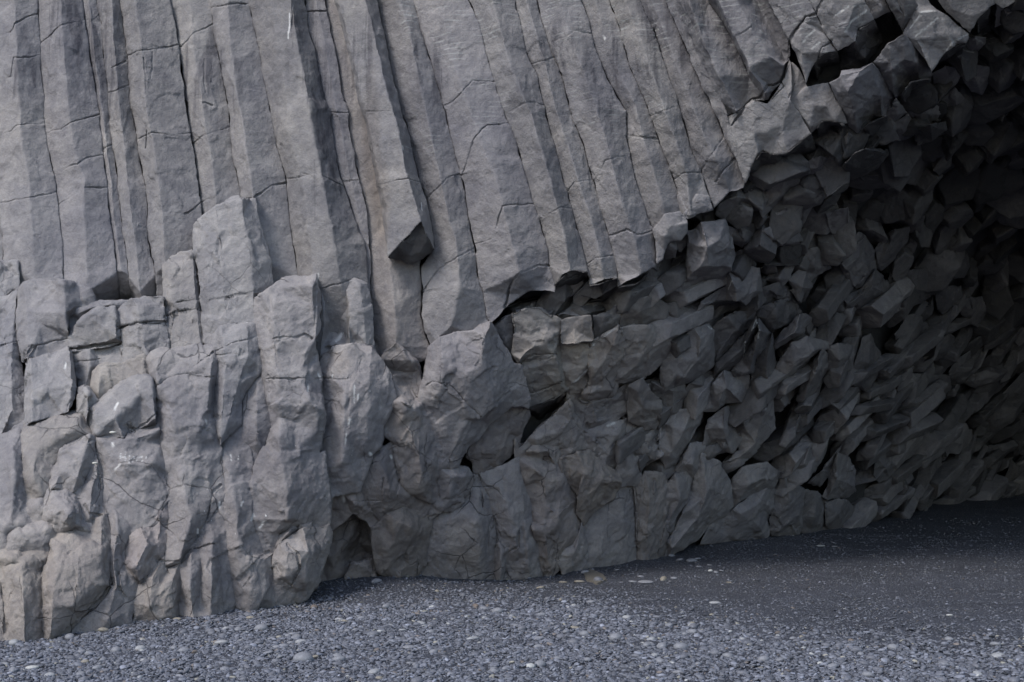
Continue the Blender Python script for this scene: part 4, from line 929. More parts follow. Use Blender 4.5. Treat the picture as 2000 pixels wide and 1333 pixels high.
# dark undersides under the overhanging columns
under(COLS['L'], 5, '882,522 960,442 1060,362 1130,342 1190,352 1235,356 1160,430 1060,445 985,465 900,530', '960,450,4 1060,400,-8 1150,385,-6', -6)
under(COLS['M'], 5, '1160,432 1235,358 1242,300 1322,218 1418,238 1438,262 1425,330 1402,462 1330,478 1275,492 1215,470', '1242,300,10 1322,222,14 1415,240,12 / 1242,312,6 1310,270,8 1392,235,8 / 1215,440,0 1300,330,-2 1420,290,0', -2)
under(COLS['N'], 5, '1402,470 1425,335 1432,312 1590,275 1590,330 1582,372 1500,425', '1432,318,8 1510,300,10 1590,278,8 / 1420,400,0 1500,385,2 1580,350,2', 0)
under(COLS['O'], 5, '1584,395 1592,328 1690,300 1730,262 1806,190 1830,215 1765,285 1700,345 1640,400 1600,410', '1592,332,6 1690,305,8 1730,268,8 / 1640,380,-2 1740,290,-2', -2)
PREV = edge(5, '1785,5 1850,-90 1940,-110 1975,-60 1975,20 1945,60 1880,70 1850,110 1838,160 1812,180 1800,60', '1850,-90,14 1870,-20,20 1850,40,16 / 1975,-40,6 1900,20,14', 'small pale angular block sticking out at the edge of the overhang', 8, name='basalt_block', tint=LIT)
# the far right row, seen against the cave
under(COLS['Q'], 3, '90,1200 160,1195 262,1168 268,1215 200,1300 110,1340 60,1260', '160,1195,8 200,1240,2', -6)
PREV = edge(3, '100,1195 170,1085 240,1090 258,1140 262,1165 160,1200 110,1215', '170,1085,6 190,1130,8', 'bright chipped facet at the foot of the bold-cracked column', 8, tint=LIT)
PREV = edge(3, '345,655 372,640 440,598 480,562 570,575 645,462 692,335 702,352 700,560 760,650 805,742 740,800 682,852 600,860 540,842 470,940 445,1025 395,890 345,770',
     '372,705,4 440,602,12 480,570,16 / 372,705,4 420,830,10 470,935,8 / 490,600,16 500,760,18 520,850,14 / 570,580,10 650,700,10 680,850,10 / 700,560,16 640,500,12', 'big pale block with a dark left side, under the wide banded column', 8, name='basalt_block', tint=LIT, thick=90)
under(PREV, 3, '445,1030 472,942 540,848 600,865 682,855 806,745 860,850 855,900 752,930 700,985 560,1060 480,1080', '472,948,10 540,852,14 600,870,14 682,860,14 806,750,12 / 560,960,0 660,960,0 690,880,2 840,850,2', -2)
PREV = edge(3, '705,352 745,400 785,472 905,468 912,470 965,560 1015,675 985,682 880,676 850,710 808,740 702,560', '745,400,6 790,480,12 900,600,18 950,678,16 / 702,560,8 790,480,12 / 912,470,6 985,600,10 985,680,8 / 800,700,14 830,600,14 790,480,12', 'grey fluted column end with a dark slanting groove, right of the big pale block', 2, name='basalt_block', tint=LIT)
under(PREV, 3, '808,745 850,712 880,678 985,684 1022,700 1024,720 960,810 912,880 862,862', '850,715,10 885,685,12 1000,690,10 / 862,830,2 920,760,2', -4)
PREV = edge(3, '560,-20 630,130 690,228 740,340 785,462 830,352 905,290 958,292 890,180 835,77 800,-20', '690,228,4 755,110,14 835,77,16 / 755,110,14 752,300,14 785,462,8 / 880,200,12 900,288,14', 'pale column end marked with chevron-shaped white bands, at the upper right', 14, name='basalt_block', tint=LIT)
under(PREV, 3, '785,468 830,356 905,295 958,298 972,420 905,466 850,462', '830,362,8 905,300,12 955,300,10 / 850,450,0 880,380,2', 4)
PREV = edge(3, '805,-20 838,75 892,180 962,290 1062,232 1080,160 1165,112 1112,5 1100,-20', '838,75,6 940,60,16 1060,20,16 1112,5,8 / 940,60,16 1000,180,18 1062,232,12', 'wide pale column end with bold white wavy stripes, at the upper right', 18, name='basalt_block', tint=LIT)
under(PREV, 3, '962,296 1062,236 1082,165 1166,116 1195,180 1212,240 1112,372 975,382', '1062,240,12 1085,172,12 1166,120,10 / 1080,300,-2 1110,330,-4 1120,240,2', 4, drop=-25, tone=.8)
PREV = edge(3, '1108,-20 1166,110 1252,72 1290,-20', '1130,-20,12 1210,60,14', 'short pale column end wedged between the striped ones', 10, name='basalt_block', tint=LIT)
under(PREV, 3, '1168,114 1252,74 1280,110 1306,162 1222,216 1208,190', '1252,80,8 1260,150,2', 0)
PREV = edge(3, '1256,64 1288,-20 1385,-20 1402,25 1330,182 1308,160 1280,108', '1330,-20,4 1330,100,4', 'smooth dark curved recess between two striped column ends', -12)
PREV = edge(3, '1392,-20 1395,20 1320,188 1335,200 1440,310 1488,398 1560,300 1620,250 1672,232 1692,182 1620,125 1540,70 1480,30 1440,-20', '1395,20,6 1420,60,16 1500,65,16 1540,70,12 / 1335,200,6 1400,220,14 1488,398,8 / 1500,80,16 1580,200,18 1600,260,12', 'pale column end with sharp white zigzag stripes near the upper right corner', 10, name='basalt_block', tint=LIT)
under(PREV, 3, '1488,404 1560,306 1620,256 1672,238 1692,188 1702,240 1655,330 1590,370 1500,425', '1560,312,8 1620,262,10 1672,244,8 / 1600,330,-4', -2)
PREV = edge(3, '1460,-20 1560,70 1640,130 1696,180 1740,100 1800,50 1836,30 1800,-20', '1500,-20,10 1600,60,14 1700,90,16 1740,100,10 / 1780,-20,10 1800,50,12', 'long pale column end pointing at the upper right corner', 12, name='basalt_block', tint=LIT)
under(PREV, 3, '1700,190 1742,105 1802,55 1838,34 1842,80 1828,150 1780,205', '1742,112,8 1802,62,10 / 1740,180,0 1800,120,0', 2)
PREV = edge(3, '1805,-20 1840,30 1880,50 1950,10 1965,-20', '1880,-20,8', 'last pale column end cut by the top edge at the right', 8, name='basalt_block', tint=LIT)
PREV = edge(3, '1845,35 1882,55 1952,15 2000,-20 2080,-20 2060,60 1960,120 1900,110 1835,150', '1900,80,6 1980,40,6', 'dark block at the extreme upper right corner', 0)
PREV = edge(3, '1155,358 1200,300 1240,248 1328,192 1438,312 1484,402 1490,415 1470,440 1372,452 1340,500 1320,522 1284,556 1205,420', '1240,248,4 1260,400,14 1280,540,10 / 1328,192,8 1400,350,16 1420,440,12', 'smooth dark grey column end below the zigzag-striped one', 0, name='basalt_block', tint=(1.15, 1.15, 1.16))
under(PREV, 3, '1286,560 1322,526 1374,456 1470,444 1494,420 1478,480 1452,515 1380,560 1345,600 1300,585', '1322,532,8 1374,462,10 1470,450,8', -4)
PREV = GREYEND = edge(3, '915,468 975,420 980,390 1110,376 1150,362 1205,425 1283,560 1228,640 1205,648 1160,660 1120,702 1072,732 1020,690 965,570', '975,420,6 1015,510,16 1050,620,16 1072,730,10 / 975,420,6 1080,390,12 1150,362,10 / 1140,400,12 1200,540,12 1205,645,10', 'grey column end with a dark left side and a chipped foot, below the hollow underside', 2, name='basalt_block', tint=(1.15, 1.15, 1.17))
PREV = edge(3, '1230,645 1285,562 1345,632 1245,702', '1285,562,8 1290,640,10', 'little pointed pale chip at the foot of the grey column end', 6, tint=(1.2, 1.2, 1.2))
under(GREYEND, 3, '1072,738 1120,706 1162,664 1225,650 1242,704 1235,760 1180,800 1120,815', '1120,712,8 1225,656,8', -4)
PREV = edge(3, '912,885 970,800 1022,742 1112,820 1060,850 1000,900 960,955 985,1000 940,960', '1022,742,12 1000,830,16 960,945,12', 'pale block with a slanted front standing out in the second row', 4, name='basalt_block', tint=(1.1, 1.1, 1.1))
under(PREV, 3, '962,958 1004,905 1064,855 1116,824 1232,832 1235,860 1180,930 1090,990 990,1012', '1004,912,10 1064,862,12 1116,828,10 / 1080,940,0 1220,850,2', -2)
PREV = edge(3, '752,935 800,895 862,868 912,888 942,940 860,1000 782,1060 765,1000', '862,868,8 850,940,12', 'cracked grey block left of the slanted pale block', 2, name='basalt_block', tint=(1.1, 1.1, 1.12))
PREV = edge(3, '785,1062 862,1005 945,945 980,1010 930,1090 850,1140 790,1110', '862,1005,12 900,1050,10 880,1110,2', 'small dark stub with a light rim under the cracked grey block', -2)
PREV = edge(3, '535,1125 600,1000 668,965 752,965 765,1030 700,1080 590,1170 545,1190', '600,1000,4 660,1010,12 740,1000,8 / 560,1160,10 640,1090,12', 'lens-shaped dark block tucked under the big pale block', 0)
PREV = edge(3, '275,1190 300,1130 400,1050 500,1100 535,1120 540,1160 470,1180 400,1230 330,1240', '300,1140,6 400,1100,12 520,1130,10', 'cluster of dark cracked faces left of the lens-shaped block', -4)
PREV = edge(3, '560,1215 672,1160 690,1190 720,1250 750,1333 k6 360,48 350,0 340,-20 k3 620,1333 580,1280', '672,1160,14 700,1300,12 / 600,1210,8', 'light grey block with a straight right edge in the second row', 6, name='basalt_block', tint=(1.2, 1.2, 1.22))
PREV = edge(3, '695,1195 790,1110 830,1120 800,1180 760,1260 740,1300', '790,1110,10 770,1200,8', 'narrow pale wedge with a light edge', 4)
PREV = edge(3, '890,1185 1010,1150 1042,1262 1020,1290 930,1300 905,1260', '1010,1150,10 1020,1270,8', 'flat grey facet low in the second row', 4, tint=(1.1, 1.1, 1.12))
PREV = edge(3, '1490,410 1560,372 1640,378 1645,430 1600,490 1540,545 1505,520', '1560,372,8 1580,430,12 1540,530,6', 'dark block on the third row near the corner', -6)
PREV = edge(3, '1645,372 1700,360 1800,380 1802,450 1765,520 1710,510 1655,445', '1700,362,8 1730,450,12 1760,515,6', 'faintly lit block with a tiny white spot in the third row', -4, tint=(1.0, 1.0, 1.0))
PREV = edge(3, '1545,560 1580,520 1612,492 1690,572 1640,610 1572,640', '1612,492,8 1620,580,10', 'small faintly lit slab in the third row', -2, tint=(1.05, 1.05, 1.0))
PREV = ROUNDED = edge(3, '1384,592 1450,566 1528,576 1558,640 1550,680 1480,692 1402,714 1348,632', '1450,566,8 1460,640,14 1540,650,10 / 1460,640,14 1420,705,10', 'rounded grey block with a flat lower edge in the third row', 2, tint=(1.1, 1.1, 1.1))
PREV = edge(3, '1352,640 1400,718 1392,750 1300,780 1240,770 1240,710', '1350,645,8 1320,720,10', 'pale-edged slab left of the rounded grey block', 0)
under(ROUNDED, 3, '1395,722 1480,698 1555,686 1560,720 1480,780 1398,810', '1480,700,6', -6)
PREV = edge(3, '1682,208 1720,200 1782,212 1780,250 1742,282 1690,300 1670,250', '1720,200,8 1730,250,10', 'dark cube-like block beside the black underside near the corner', 0)

# cave blocks
CG = 'broken column ends in the shaded cave roof'
TRACED = []
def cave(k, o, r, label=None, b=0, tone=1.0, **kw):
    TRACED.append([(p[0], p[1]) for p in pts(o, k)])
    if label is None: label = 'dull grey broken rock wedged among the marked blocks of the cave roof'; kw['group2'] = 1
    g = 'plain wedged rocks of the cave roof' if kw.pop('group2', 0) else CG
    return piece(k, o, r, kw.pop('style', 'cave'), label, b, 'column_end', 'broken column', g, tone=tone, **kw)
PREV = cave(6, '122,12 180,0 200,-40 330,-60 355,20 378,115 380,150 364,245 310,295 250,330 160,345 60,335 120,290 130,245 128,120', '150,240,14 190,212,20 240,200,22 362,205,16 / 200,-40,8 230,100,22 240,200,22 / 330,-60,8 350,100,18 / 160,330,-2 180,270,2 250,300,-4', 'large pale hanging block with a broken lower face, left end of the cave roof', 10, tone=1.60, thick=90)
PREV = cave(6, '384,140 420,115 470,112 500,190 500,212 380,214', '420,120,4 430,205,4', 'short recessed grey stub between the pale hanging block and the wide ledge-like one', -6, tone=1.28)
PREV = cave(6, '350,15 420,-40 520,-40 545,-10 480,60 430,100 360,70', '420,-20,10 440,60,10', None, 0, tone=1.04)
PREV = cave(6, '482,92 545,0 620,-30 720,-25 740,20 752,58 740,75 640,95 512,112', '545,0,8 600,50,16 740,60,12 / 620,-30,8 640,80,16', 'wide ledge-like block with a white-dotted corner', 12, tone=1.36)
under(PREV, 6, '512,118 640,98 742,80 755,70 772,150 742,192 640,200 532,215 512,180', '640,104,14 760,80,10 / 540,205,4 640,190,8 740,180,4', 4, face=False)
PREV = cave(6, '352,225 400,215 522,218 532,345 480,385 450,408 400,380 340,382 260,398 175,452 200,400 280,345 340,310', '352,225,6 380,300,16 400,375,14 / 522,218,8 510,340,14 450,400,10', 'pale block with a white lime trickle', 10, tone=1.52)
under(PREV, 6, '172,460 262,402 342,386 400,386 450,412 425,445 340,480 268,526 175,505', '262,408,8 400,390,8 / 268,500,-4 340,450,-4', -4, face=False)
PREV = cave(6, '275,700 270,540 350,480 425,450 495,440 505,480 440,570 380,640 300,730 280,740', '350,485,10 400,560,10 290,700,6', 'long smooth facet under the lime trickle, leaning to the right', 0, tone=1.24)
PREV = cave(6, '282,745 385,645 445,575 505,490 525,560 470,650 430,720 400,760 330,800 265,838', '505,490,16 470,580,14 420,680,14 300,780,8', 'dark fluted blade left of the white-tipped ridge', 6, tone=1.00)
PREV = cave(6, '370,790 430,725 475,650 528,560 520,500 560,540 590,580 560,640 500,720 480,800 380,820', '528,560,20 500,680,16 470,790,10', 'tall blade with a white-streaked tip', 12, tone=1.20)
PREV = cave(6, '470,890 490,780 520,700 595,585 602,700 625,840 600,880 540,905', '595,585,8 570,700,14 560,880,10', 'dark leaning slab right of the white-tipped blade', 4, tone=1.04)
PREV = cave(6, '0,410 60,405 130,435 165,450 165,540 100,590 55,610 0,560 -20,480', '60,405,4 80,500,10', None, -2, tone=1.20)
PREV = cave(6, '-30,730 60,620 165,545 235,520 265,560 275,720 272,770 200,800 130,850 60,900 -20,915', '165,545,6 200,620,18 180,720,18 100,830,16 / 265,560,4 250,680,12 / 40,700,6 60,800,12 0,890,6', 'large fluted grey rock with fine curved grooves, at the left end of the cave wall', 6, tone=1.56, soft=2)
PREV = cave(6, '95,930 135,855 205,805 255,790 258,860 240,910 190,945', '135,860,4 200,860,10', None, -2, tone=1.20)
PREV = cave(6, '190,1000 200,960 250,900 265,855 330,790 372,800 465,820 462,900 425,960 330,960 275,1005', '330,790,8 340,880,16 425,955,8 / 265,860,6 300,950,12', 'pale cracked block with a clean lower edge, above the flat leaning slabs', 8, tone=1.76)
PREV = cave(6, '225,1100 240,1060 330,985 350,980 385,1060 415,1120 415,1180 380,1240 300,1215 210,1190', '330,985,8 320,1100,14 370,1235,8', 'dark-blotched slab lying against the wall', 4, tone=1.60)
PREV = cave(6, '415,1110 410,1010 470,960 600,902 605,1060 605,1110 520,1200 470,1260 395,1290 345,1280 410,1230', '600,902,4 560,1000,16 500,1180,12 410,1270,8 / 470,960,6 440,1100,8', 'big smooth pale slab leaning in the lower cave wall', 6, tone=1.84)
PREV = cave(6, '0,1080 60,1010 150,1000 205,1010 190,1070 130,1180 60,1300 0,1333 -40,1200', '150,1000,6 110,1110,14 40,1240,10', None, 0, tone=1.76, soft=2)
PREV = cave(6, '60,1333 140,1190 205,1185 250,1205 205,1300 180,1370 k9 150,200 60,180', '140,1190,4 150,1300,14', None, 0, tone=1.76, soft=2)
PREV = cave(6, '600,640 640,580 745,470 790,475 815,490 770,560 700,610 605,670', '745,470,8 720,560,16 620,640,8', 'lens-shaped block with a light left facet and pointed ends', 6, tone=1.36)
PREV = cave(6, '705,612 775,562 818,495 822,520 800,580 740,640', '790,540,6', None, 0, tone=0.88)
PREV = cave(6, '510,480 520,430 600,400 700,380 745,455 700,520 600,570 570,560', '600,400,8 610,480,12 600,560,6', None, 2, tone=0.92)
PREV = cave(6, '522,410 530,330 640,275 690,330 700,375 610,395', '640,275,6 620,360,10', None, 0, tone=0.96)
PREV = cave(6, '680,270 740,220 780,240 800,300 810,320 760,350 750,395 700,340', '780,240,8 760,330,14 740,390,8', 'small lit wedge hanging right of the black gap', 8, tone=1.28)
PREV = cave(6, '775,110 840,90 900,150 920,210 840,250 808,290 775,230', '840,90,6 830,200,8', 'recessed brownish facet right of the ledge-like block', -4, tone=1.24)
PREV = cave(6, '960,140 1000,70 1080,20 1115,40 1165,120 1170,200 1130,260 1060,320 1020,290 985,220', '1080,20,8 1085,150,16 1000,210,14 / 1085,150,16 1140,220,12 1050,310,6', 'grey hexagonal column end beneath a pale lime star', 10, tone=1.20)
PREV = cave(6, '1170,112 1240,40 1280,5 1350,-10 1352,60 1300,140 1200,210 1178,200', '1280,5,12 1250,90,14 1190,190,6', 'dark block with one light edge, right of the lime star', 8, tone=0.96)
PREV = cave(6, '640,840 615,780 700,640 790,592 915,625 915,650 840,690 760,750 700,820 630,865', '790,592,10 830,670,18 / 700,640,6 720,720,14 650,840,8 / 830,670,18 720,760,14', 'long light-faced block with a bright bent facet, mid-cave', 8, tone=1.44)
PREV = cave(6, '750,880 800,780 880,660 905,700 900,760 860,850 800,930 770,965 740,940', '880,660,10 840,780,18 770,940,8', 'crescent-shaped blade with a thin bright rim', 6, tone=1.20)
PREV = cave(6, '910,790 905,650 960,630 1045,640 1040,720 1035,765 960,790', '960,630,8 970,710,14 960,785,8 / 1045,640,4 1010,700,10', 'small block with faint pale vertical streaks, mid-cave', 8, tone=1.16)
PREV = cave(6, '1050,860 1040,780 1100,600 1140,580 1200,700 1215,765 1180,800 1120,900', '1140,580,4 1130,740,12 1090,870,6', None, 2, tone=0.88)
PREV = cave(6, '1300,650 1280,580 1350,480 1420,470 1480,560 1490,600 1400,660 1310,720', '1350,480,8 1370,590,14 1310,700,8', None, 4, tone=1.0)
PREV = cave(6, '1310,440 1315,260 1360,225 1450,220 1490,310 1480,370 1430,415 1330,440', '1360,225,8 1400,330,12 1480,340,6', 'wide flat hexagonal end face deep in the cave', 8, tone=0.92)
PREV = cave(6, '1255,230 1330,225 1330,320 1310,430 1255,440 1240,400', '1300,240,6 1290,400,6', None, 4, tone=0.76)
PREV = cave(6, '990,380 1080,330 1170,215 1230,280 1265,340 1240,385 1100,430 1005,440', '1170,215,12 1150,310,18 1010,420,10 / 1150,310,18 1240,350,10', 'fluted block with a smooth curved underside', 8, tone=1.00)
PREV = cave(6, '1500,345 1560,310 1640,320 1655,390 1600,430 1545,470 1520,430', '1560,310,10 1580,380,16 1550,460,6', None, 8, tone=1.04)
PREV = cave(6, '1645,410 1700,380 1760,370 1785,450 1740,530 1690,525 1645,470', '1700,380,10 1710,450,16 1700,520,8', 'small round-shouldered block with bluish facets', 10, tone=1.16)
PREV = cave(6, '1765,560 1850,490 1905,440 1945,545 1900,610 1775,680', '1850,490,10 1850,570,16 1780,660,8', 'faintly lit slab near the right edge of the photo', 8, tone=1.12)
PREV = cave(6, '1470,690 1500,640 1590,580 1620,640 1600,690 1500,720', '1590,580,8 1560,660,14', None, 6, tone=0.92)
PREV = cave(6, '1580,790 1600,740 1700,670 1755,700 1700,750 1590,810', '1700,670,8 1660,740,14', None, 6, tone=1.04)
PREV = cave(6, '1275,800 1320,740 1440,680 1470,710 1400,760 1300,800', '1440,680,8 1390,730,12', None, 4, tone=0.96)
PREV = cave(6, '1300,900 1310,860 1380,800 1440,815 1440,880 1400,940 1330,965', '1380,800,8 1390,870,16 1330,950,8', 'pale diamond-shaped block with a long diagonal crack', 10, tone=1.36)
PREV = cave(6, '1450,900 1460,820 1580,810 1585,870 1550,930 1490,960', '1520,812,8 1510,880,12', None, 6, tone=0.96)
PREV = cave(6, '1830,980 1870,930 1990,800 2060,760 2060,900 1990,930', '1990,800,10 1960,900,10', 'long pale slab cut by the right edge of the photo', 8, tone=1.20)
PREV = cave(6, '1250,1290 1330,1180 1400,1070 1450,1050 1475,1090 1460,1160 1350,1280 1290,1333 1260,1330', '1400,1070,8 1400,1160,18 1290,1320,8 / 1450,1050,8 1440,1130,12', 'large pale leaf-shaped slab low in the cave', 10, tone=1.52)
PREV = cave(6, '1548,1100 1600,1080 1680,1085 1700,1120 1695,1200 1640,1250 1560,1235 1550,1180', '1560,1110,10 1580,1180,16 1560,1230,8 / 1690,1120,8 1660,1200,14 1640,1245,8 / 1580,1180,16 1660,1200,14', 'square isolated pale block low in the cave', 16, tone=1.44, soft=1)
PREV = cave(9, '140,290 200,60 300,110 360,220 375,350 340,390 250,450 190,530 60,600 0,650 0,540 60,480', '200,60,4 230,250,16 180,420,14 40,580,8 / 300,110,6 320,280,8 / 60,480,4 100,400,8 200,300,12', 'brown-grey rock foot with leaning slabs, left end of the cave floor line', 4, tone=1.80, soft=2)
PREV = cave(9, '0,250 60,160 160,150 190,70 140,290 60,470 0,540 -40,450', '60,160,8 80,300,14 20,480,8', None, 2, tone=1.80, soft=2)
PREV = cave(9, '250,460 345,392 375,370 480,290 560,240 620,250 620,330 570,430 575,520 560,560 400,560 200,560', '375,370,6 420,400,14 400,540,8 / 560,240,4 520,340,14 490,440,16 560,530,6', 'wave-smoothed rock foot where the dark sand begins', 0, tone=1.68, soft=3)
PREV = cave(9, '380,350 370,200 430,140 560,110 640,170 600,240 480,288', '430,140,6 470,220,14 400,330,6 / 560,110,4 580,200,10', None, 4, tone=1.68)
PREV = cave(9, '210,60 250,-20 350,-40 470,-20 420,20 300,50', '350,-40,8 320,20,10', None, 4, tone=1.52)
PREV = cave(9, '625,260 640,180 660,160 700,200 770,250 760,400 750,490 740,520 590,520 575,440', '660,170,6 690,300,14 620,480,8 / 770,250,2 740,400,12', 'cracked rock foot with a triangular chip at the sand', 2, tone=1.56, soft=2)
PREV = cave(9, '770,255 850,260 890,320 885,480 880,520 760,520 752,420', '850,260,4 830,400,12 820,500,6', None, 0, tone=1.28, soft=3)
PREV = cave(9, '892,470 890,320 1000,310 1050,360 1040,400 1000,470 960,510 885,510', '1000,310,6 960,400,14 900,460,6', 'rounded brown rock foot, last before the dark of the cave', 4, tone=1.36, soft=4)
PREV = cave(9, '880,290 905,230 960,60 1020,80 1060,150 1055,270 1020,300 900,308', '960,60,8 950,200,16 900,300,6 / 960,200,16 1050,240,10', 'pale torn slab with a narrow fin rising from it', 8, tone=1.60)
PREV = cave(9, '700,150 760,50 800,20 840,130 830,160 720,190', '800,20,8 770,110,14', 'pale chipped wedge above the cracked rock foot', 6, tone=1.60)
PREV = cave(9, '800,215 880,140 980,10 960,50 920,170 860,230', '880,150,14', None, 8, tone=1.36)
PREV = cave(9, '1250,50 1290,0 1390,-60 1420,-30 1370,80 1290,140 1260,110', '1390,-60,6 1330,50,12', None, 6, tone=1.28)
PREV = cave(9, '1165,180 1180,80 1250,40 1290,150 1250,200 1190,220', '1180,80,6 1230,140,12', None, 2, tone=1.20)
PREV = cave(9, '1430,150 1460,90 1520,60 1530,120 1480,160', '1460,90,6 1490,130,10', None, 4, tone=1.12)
PREV = cave(9, '1755,250 1800,200 1860,230 1885,255 1830,280 1780,275', '1800,200,8 1820,250,14', 'small faceted boulder at the back of the cave by the sand', 12, tone=1.20)
PREV = cave(9, '1885,220 1930,100 1960,130 2050,150 2050,230 1960,225', '1930,100,8 1950,190,8', None, 4, tone=0.92)
PREV = cave(9, '1400,360 1440,320 1500,290 1480,350 1420,375', '1440,320,8', None, 4, tone=0.96)

# ---- the rest of the roof: broken ends packed side by side, leaning with the joints
def in_poly(x, y, P):
    c = False
    for i in range(len(P)):
        (x1, y1), (x2, y2) = P[i-1], P[i]
        if (y1 > y) != (y2 > y) and x < (x2 - x1) * (y - y1) / (y2 - y1) + x1: c = not c
    return c
REG = [(960, 636), (1090, 560), (1210, 560), (1290, 500), (1340, 420), (1440, 380), (1480, 340), (1620, 300), (1700, 230), (1790, 190), (1850, 120), (1900, 60), (2000, 0), (2080, -60), (2090, 990),
       (1850, 1000), (1700, 1040), (1500, 1060), (1380, 1070), (1250, 960), (1150, 900), (1050, 800), (1000, 740)]
rnd = random.Random(5)
spots = []
yy = 0.0
row = 0
while yy < 1080:
    t = np.clip(yy / 1000, 0, 1)
    x = 940 + (row % 2) * 30
    while x < 2100:
        far = np.clip((x - 1300) / 700, 0, 1) * np.clip((yy - 250) / 550, 0, 1)
        step = 60 - 22 * far
        jx, jy = x + rnd.uniform(-8, 8), yy + rnd.uniform(-7, 7)
        if in_poly(jx, jy, REG) and not any(in_poly(jx, jy, q) for q in TRACED): spots.append((jx, jy, step, far))
        x += step * rnd.uniform(.85, 1.15)
    yy += 38 - 12 * t
    row += 1
print('spots', len(spots))
spots.sort(key=lambda q: q[3])
REST = []
for k, (sx, sy, step, far) in enumerate(spots):
    low = float(np.clip((sy - 300 - (sx - 1300) * 0.15) / 300, 0, 1))
    # the columns fan round: they hang down to the right at the lip and point down to the left below it
    ax = Vector((.42 * (1 - low) - .66 * low, -.50 * (1 - low) - .75 * low, -.80 * (1 - low) - .55 * low)) + Vector((rnd.gauss(0, .15), rnd.gauss(0, .12), rnd.gauss(0, .15)))
    Yb = float(base_Y(sx, sy)); r = step / F_PX * Yb * rnd.choice([.52, .62, .70, .78, .98]) * rnd.uniform(.92, 1.08)
    wide = float(np.clip((1480 - sx) / 350, 0, 1))
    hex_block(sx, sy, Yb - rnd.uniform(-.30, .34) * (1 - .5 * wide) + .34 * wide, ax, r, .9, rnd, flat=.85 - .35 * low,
              tone=(.72 + .4 * low + .5 * wide - .30 * float(np.clip((sx - 1600) / 250, 0, 1))) * rnd.uniform(.6, 1.6),  # cave shade put into the tone: darker under the lip and far right
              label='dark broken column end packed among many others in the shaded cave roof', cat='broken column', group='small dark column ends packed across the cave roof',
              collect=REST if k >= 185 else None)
if REST:
    o = 0; Vs, Ts, Al = [], [], []
    for W_, T_, a_ in REST: Vs.append(W_); Ts.append(T_ + o); Al.append(a_); o += len(W_)
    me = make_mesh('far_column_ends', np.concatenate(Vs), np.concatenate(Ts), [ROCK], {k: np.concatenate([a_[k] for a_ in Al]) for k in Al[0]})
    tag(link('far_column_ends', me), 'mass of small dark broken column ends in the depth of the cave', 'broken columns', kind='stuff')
# ------------------------------------------------------------------ the rock mass behind the columns
def cliff_sheet():
    xs = np.concatenate([np.linspace(-1500, -60, 60), np.linspace(-40, 2080, 130), np.linspace(2120, 3300, 50)])
    ys = np.concatenate([np.linspace(-1500, -450, 30), np.linspace(-420, 1400, 110)])
    X, Y = np.meshgrid(xs, ys); X = X.ravel(); Y = Y.ravel()
    D = base_Y(np.clip(X, -600, 2500), np.clip(Y, -600, 1250))
    inside = (X > -120) & (X < 2060) & (Y > -400)
    # beyond the picture the cliff carries on with columns of its own
    D = D - np.clip((-400 - Y) / 1000, 0, 2) * 1.2 * np.clip((X - 900) / 1100, 0, 1)
    D = D + np.where(inside, 0.60 - 0.58 * np.clip((Y - 560) / 120, 0, 1) * np.clip((625 - X) / 60, 0, 1), 0.10)
    D = D - np.clip((X - 2120) / 1180, 0, 1) ** 1.0 * np.clip((D - 13), 0, 30) * 0.55  # unseen right side bent forward to keep sky light out of the cave
    W = world_at(X, Y, D)
    colw = np.abs(((W[:, 0] + 0.25 * W[:, 2]) / 0.62 + 0.15 * vnoise(W, 0.6, 3)) % 1 - 0.5)
    W[:, 1] += np.where(inside, 0, 1) * (colw - .25) * 0.5
    W[:, 1] += 0.12 * fbm(W, 1.3, 4, 6)
    nx, ny = len(xs), len(ys)
    i = np.arange(nx * ny).reshape(ny, nx)
    a, b, c, d = i[:-1, :-1].ravel(), i[:-1, 1:].ravel(), i[1:, 1:].ravel(), i[1:, :-1].ravel()
    T = np.concatenate([np.stack([a, d, c], -1), np.stack([a, c, b], -1)])
    # close it with a back so that it is a solid mass
    back = W.copy(); back[:, 1] += 6
    rim = np.concatenate([i[0, :], i[1:, -1], i[-1, -2::-1], i[-2:0:-1, 0]])
    n = len(W); r2 = np.roll(rim, -1)
    S = np.concatenate([np.stack([rim, r2, r2 + n], -1), np.stack([rim, r2 + n, rim + n], -1)])
    P = np.concatenate([W, back]); TT = np.concatenate([T, T[:, ::-1] + n, S])
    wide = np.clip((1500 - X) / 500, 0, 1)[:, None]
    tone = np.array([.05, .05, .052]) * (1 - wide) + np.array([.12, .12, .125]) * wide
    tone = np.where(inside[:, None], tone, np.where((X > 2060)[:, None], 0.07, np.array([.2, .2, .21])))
    tone = np.concatenate([tone, tone]); z = np.zeros(len(P))
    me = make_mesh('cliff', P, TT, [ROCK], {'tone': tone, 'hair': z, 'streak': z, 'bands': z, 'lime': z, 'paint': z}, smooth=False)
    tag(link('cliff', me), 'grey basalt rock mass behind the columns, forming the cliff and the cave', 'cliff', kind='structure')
cliff_sheet()

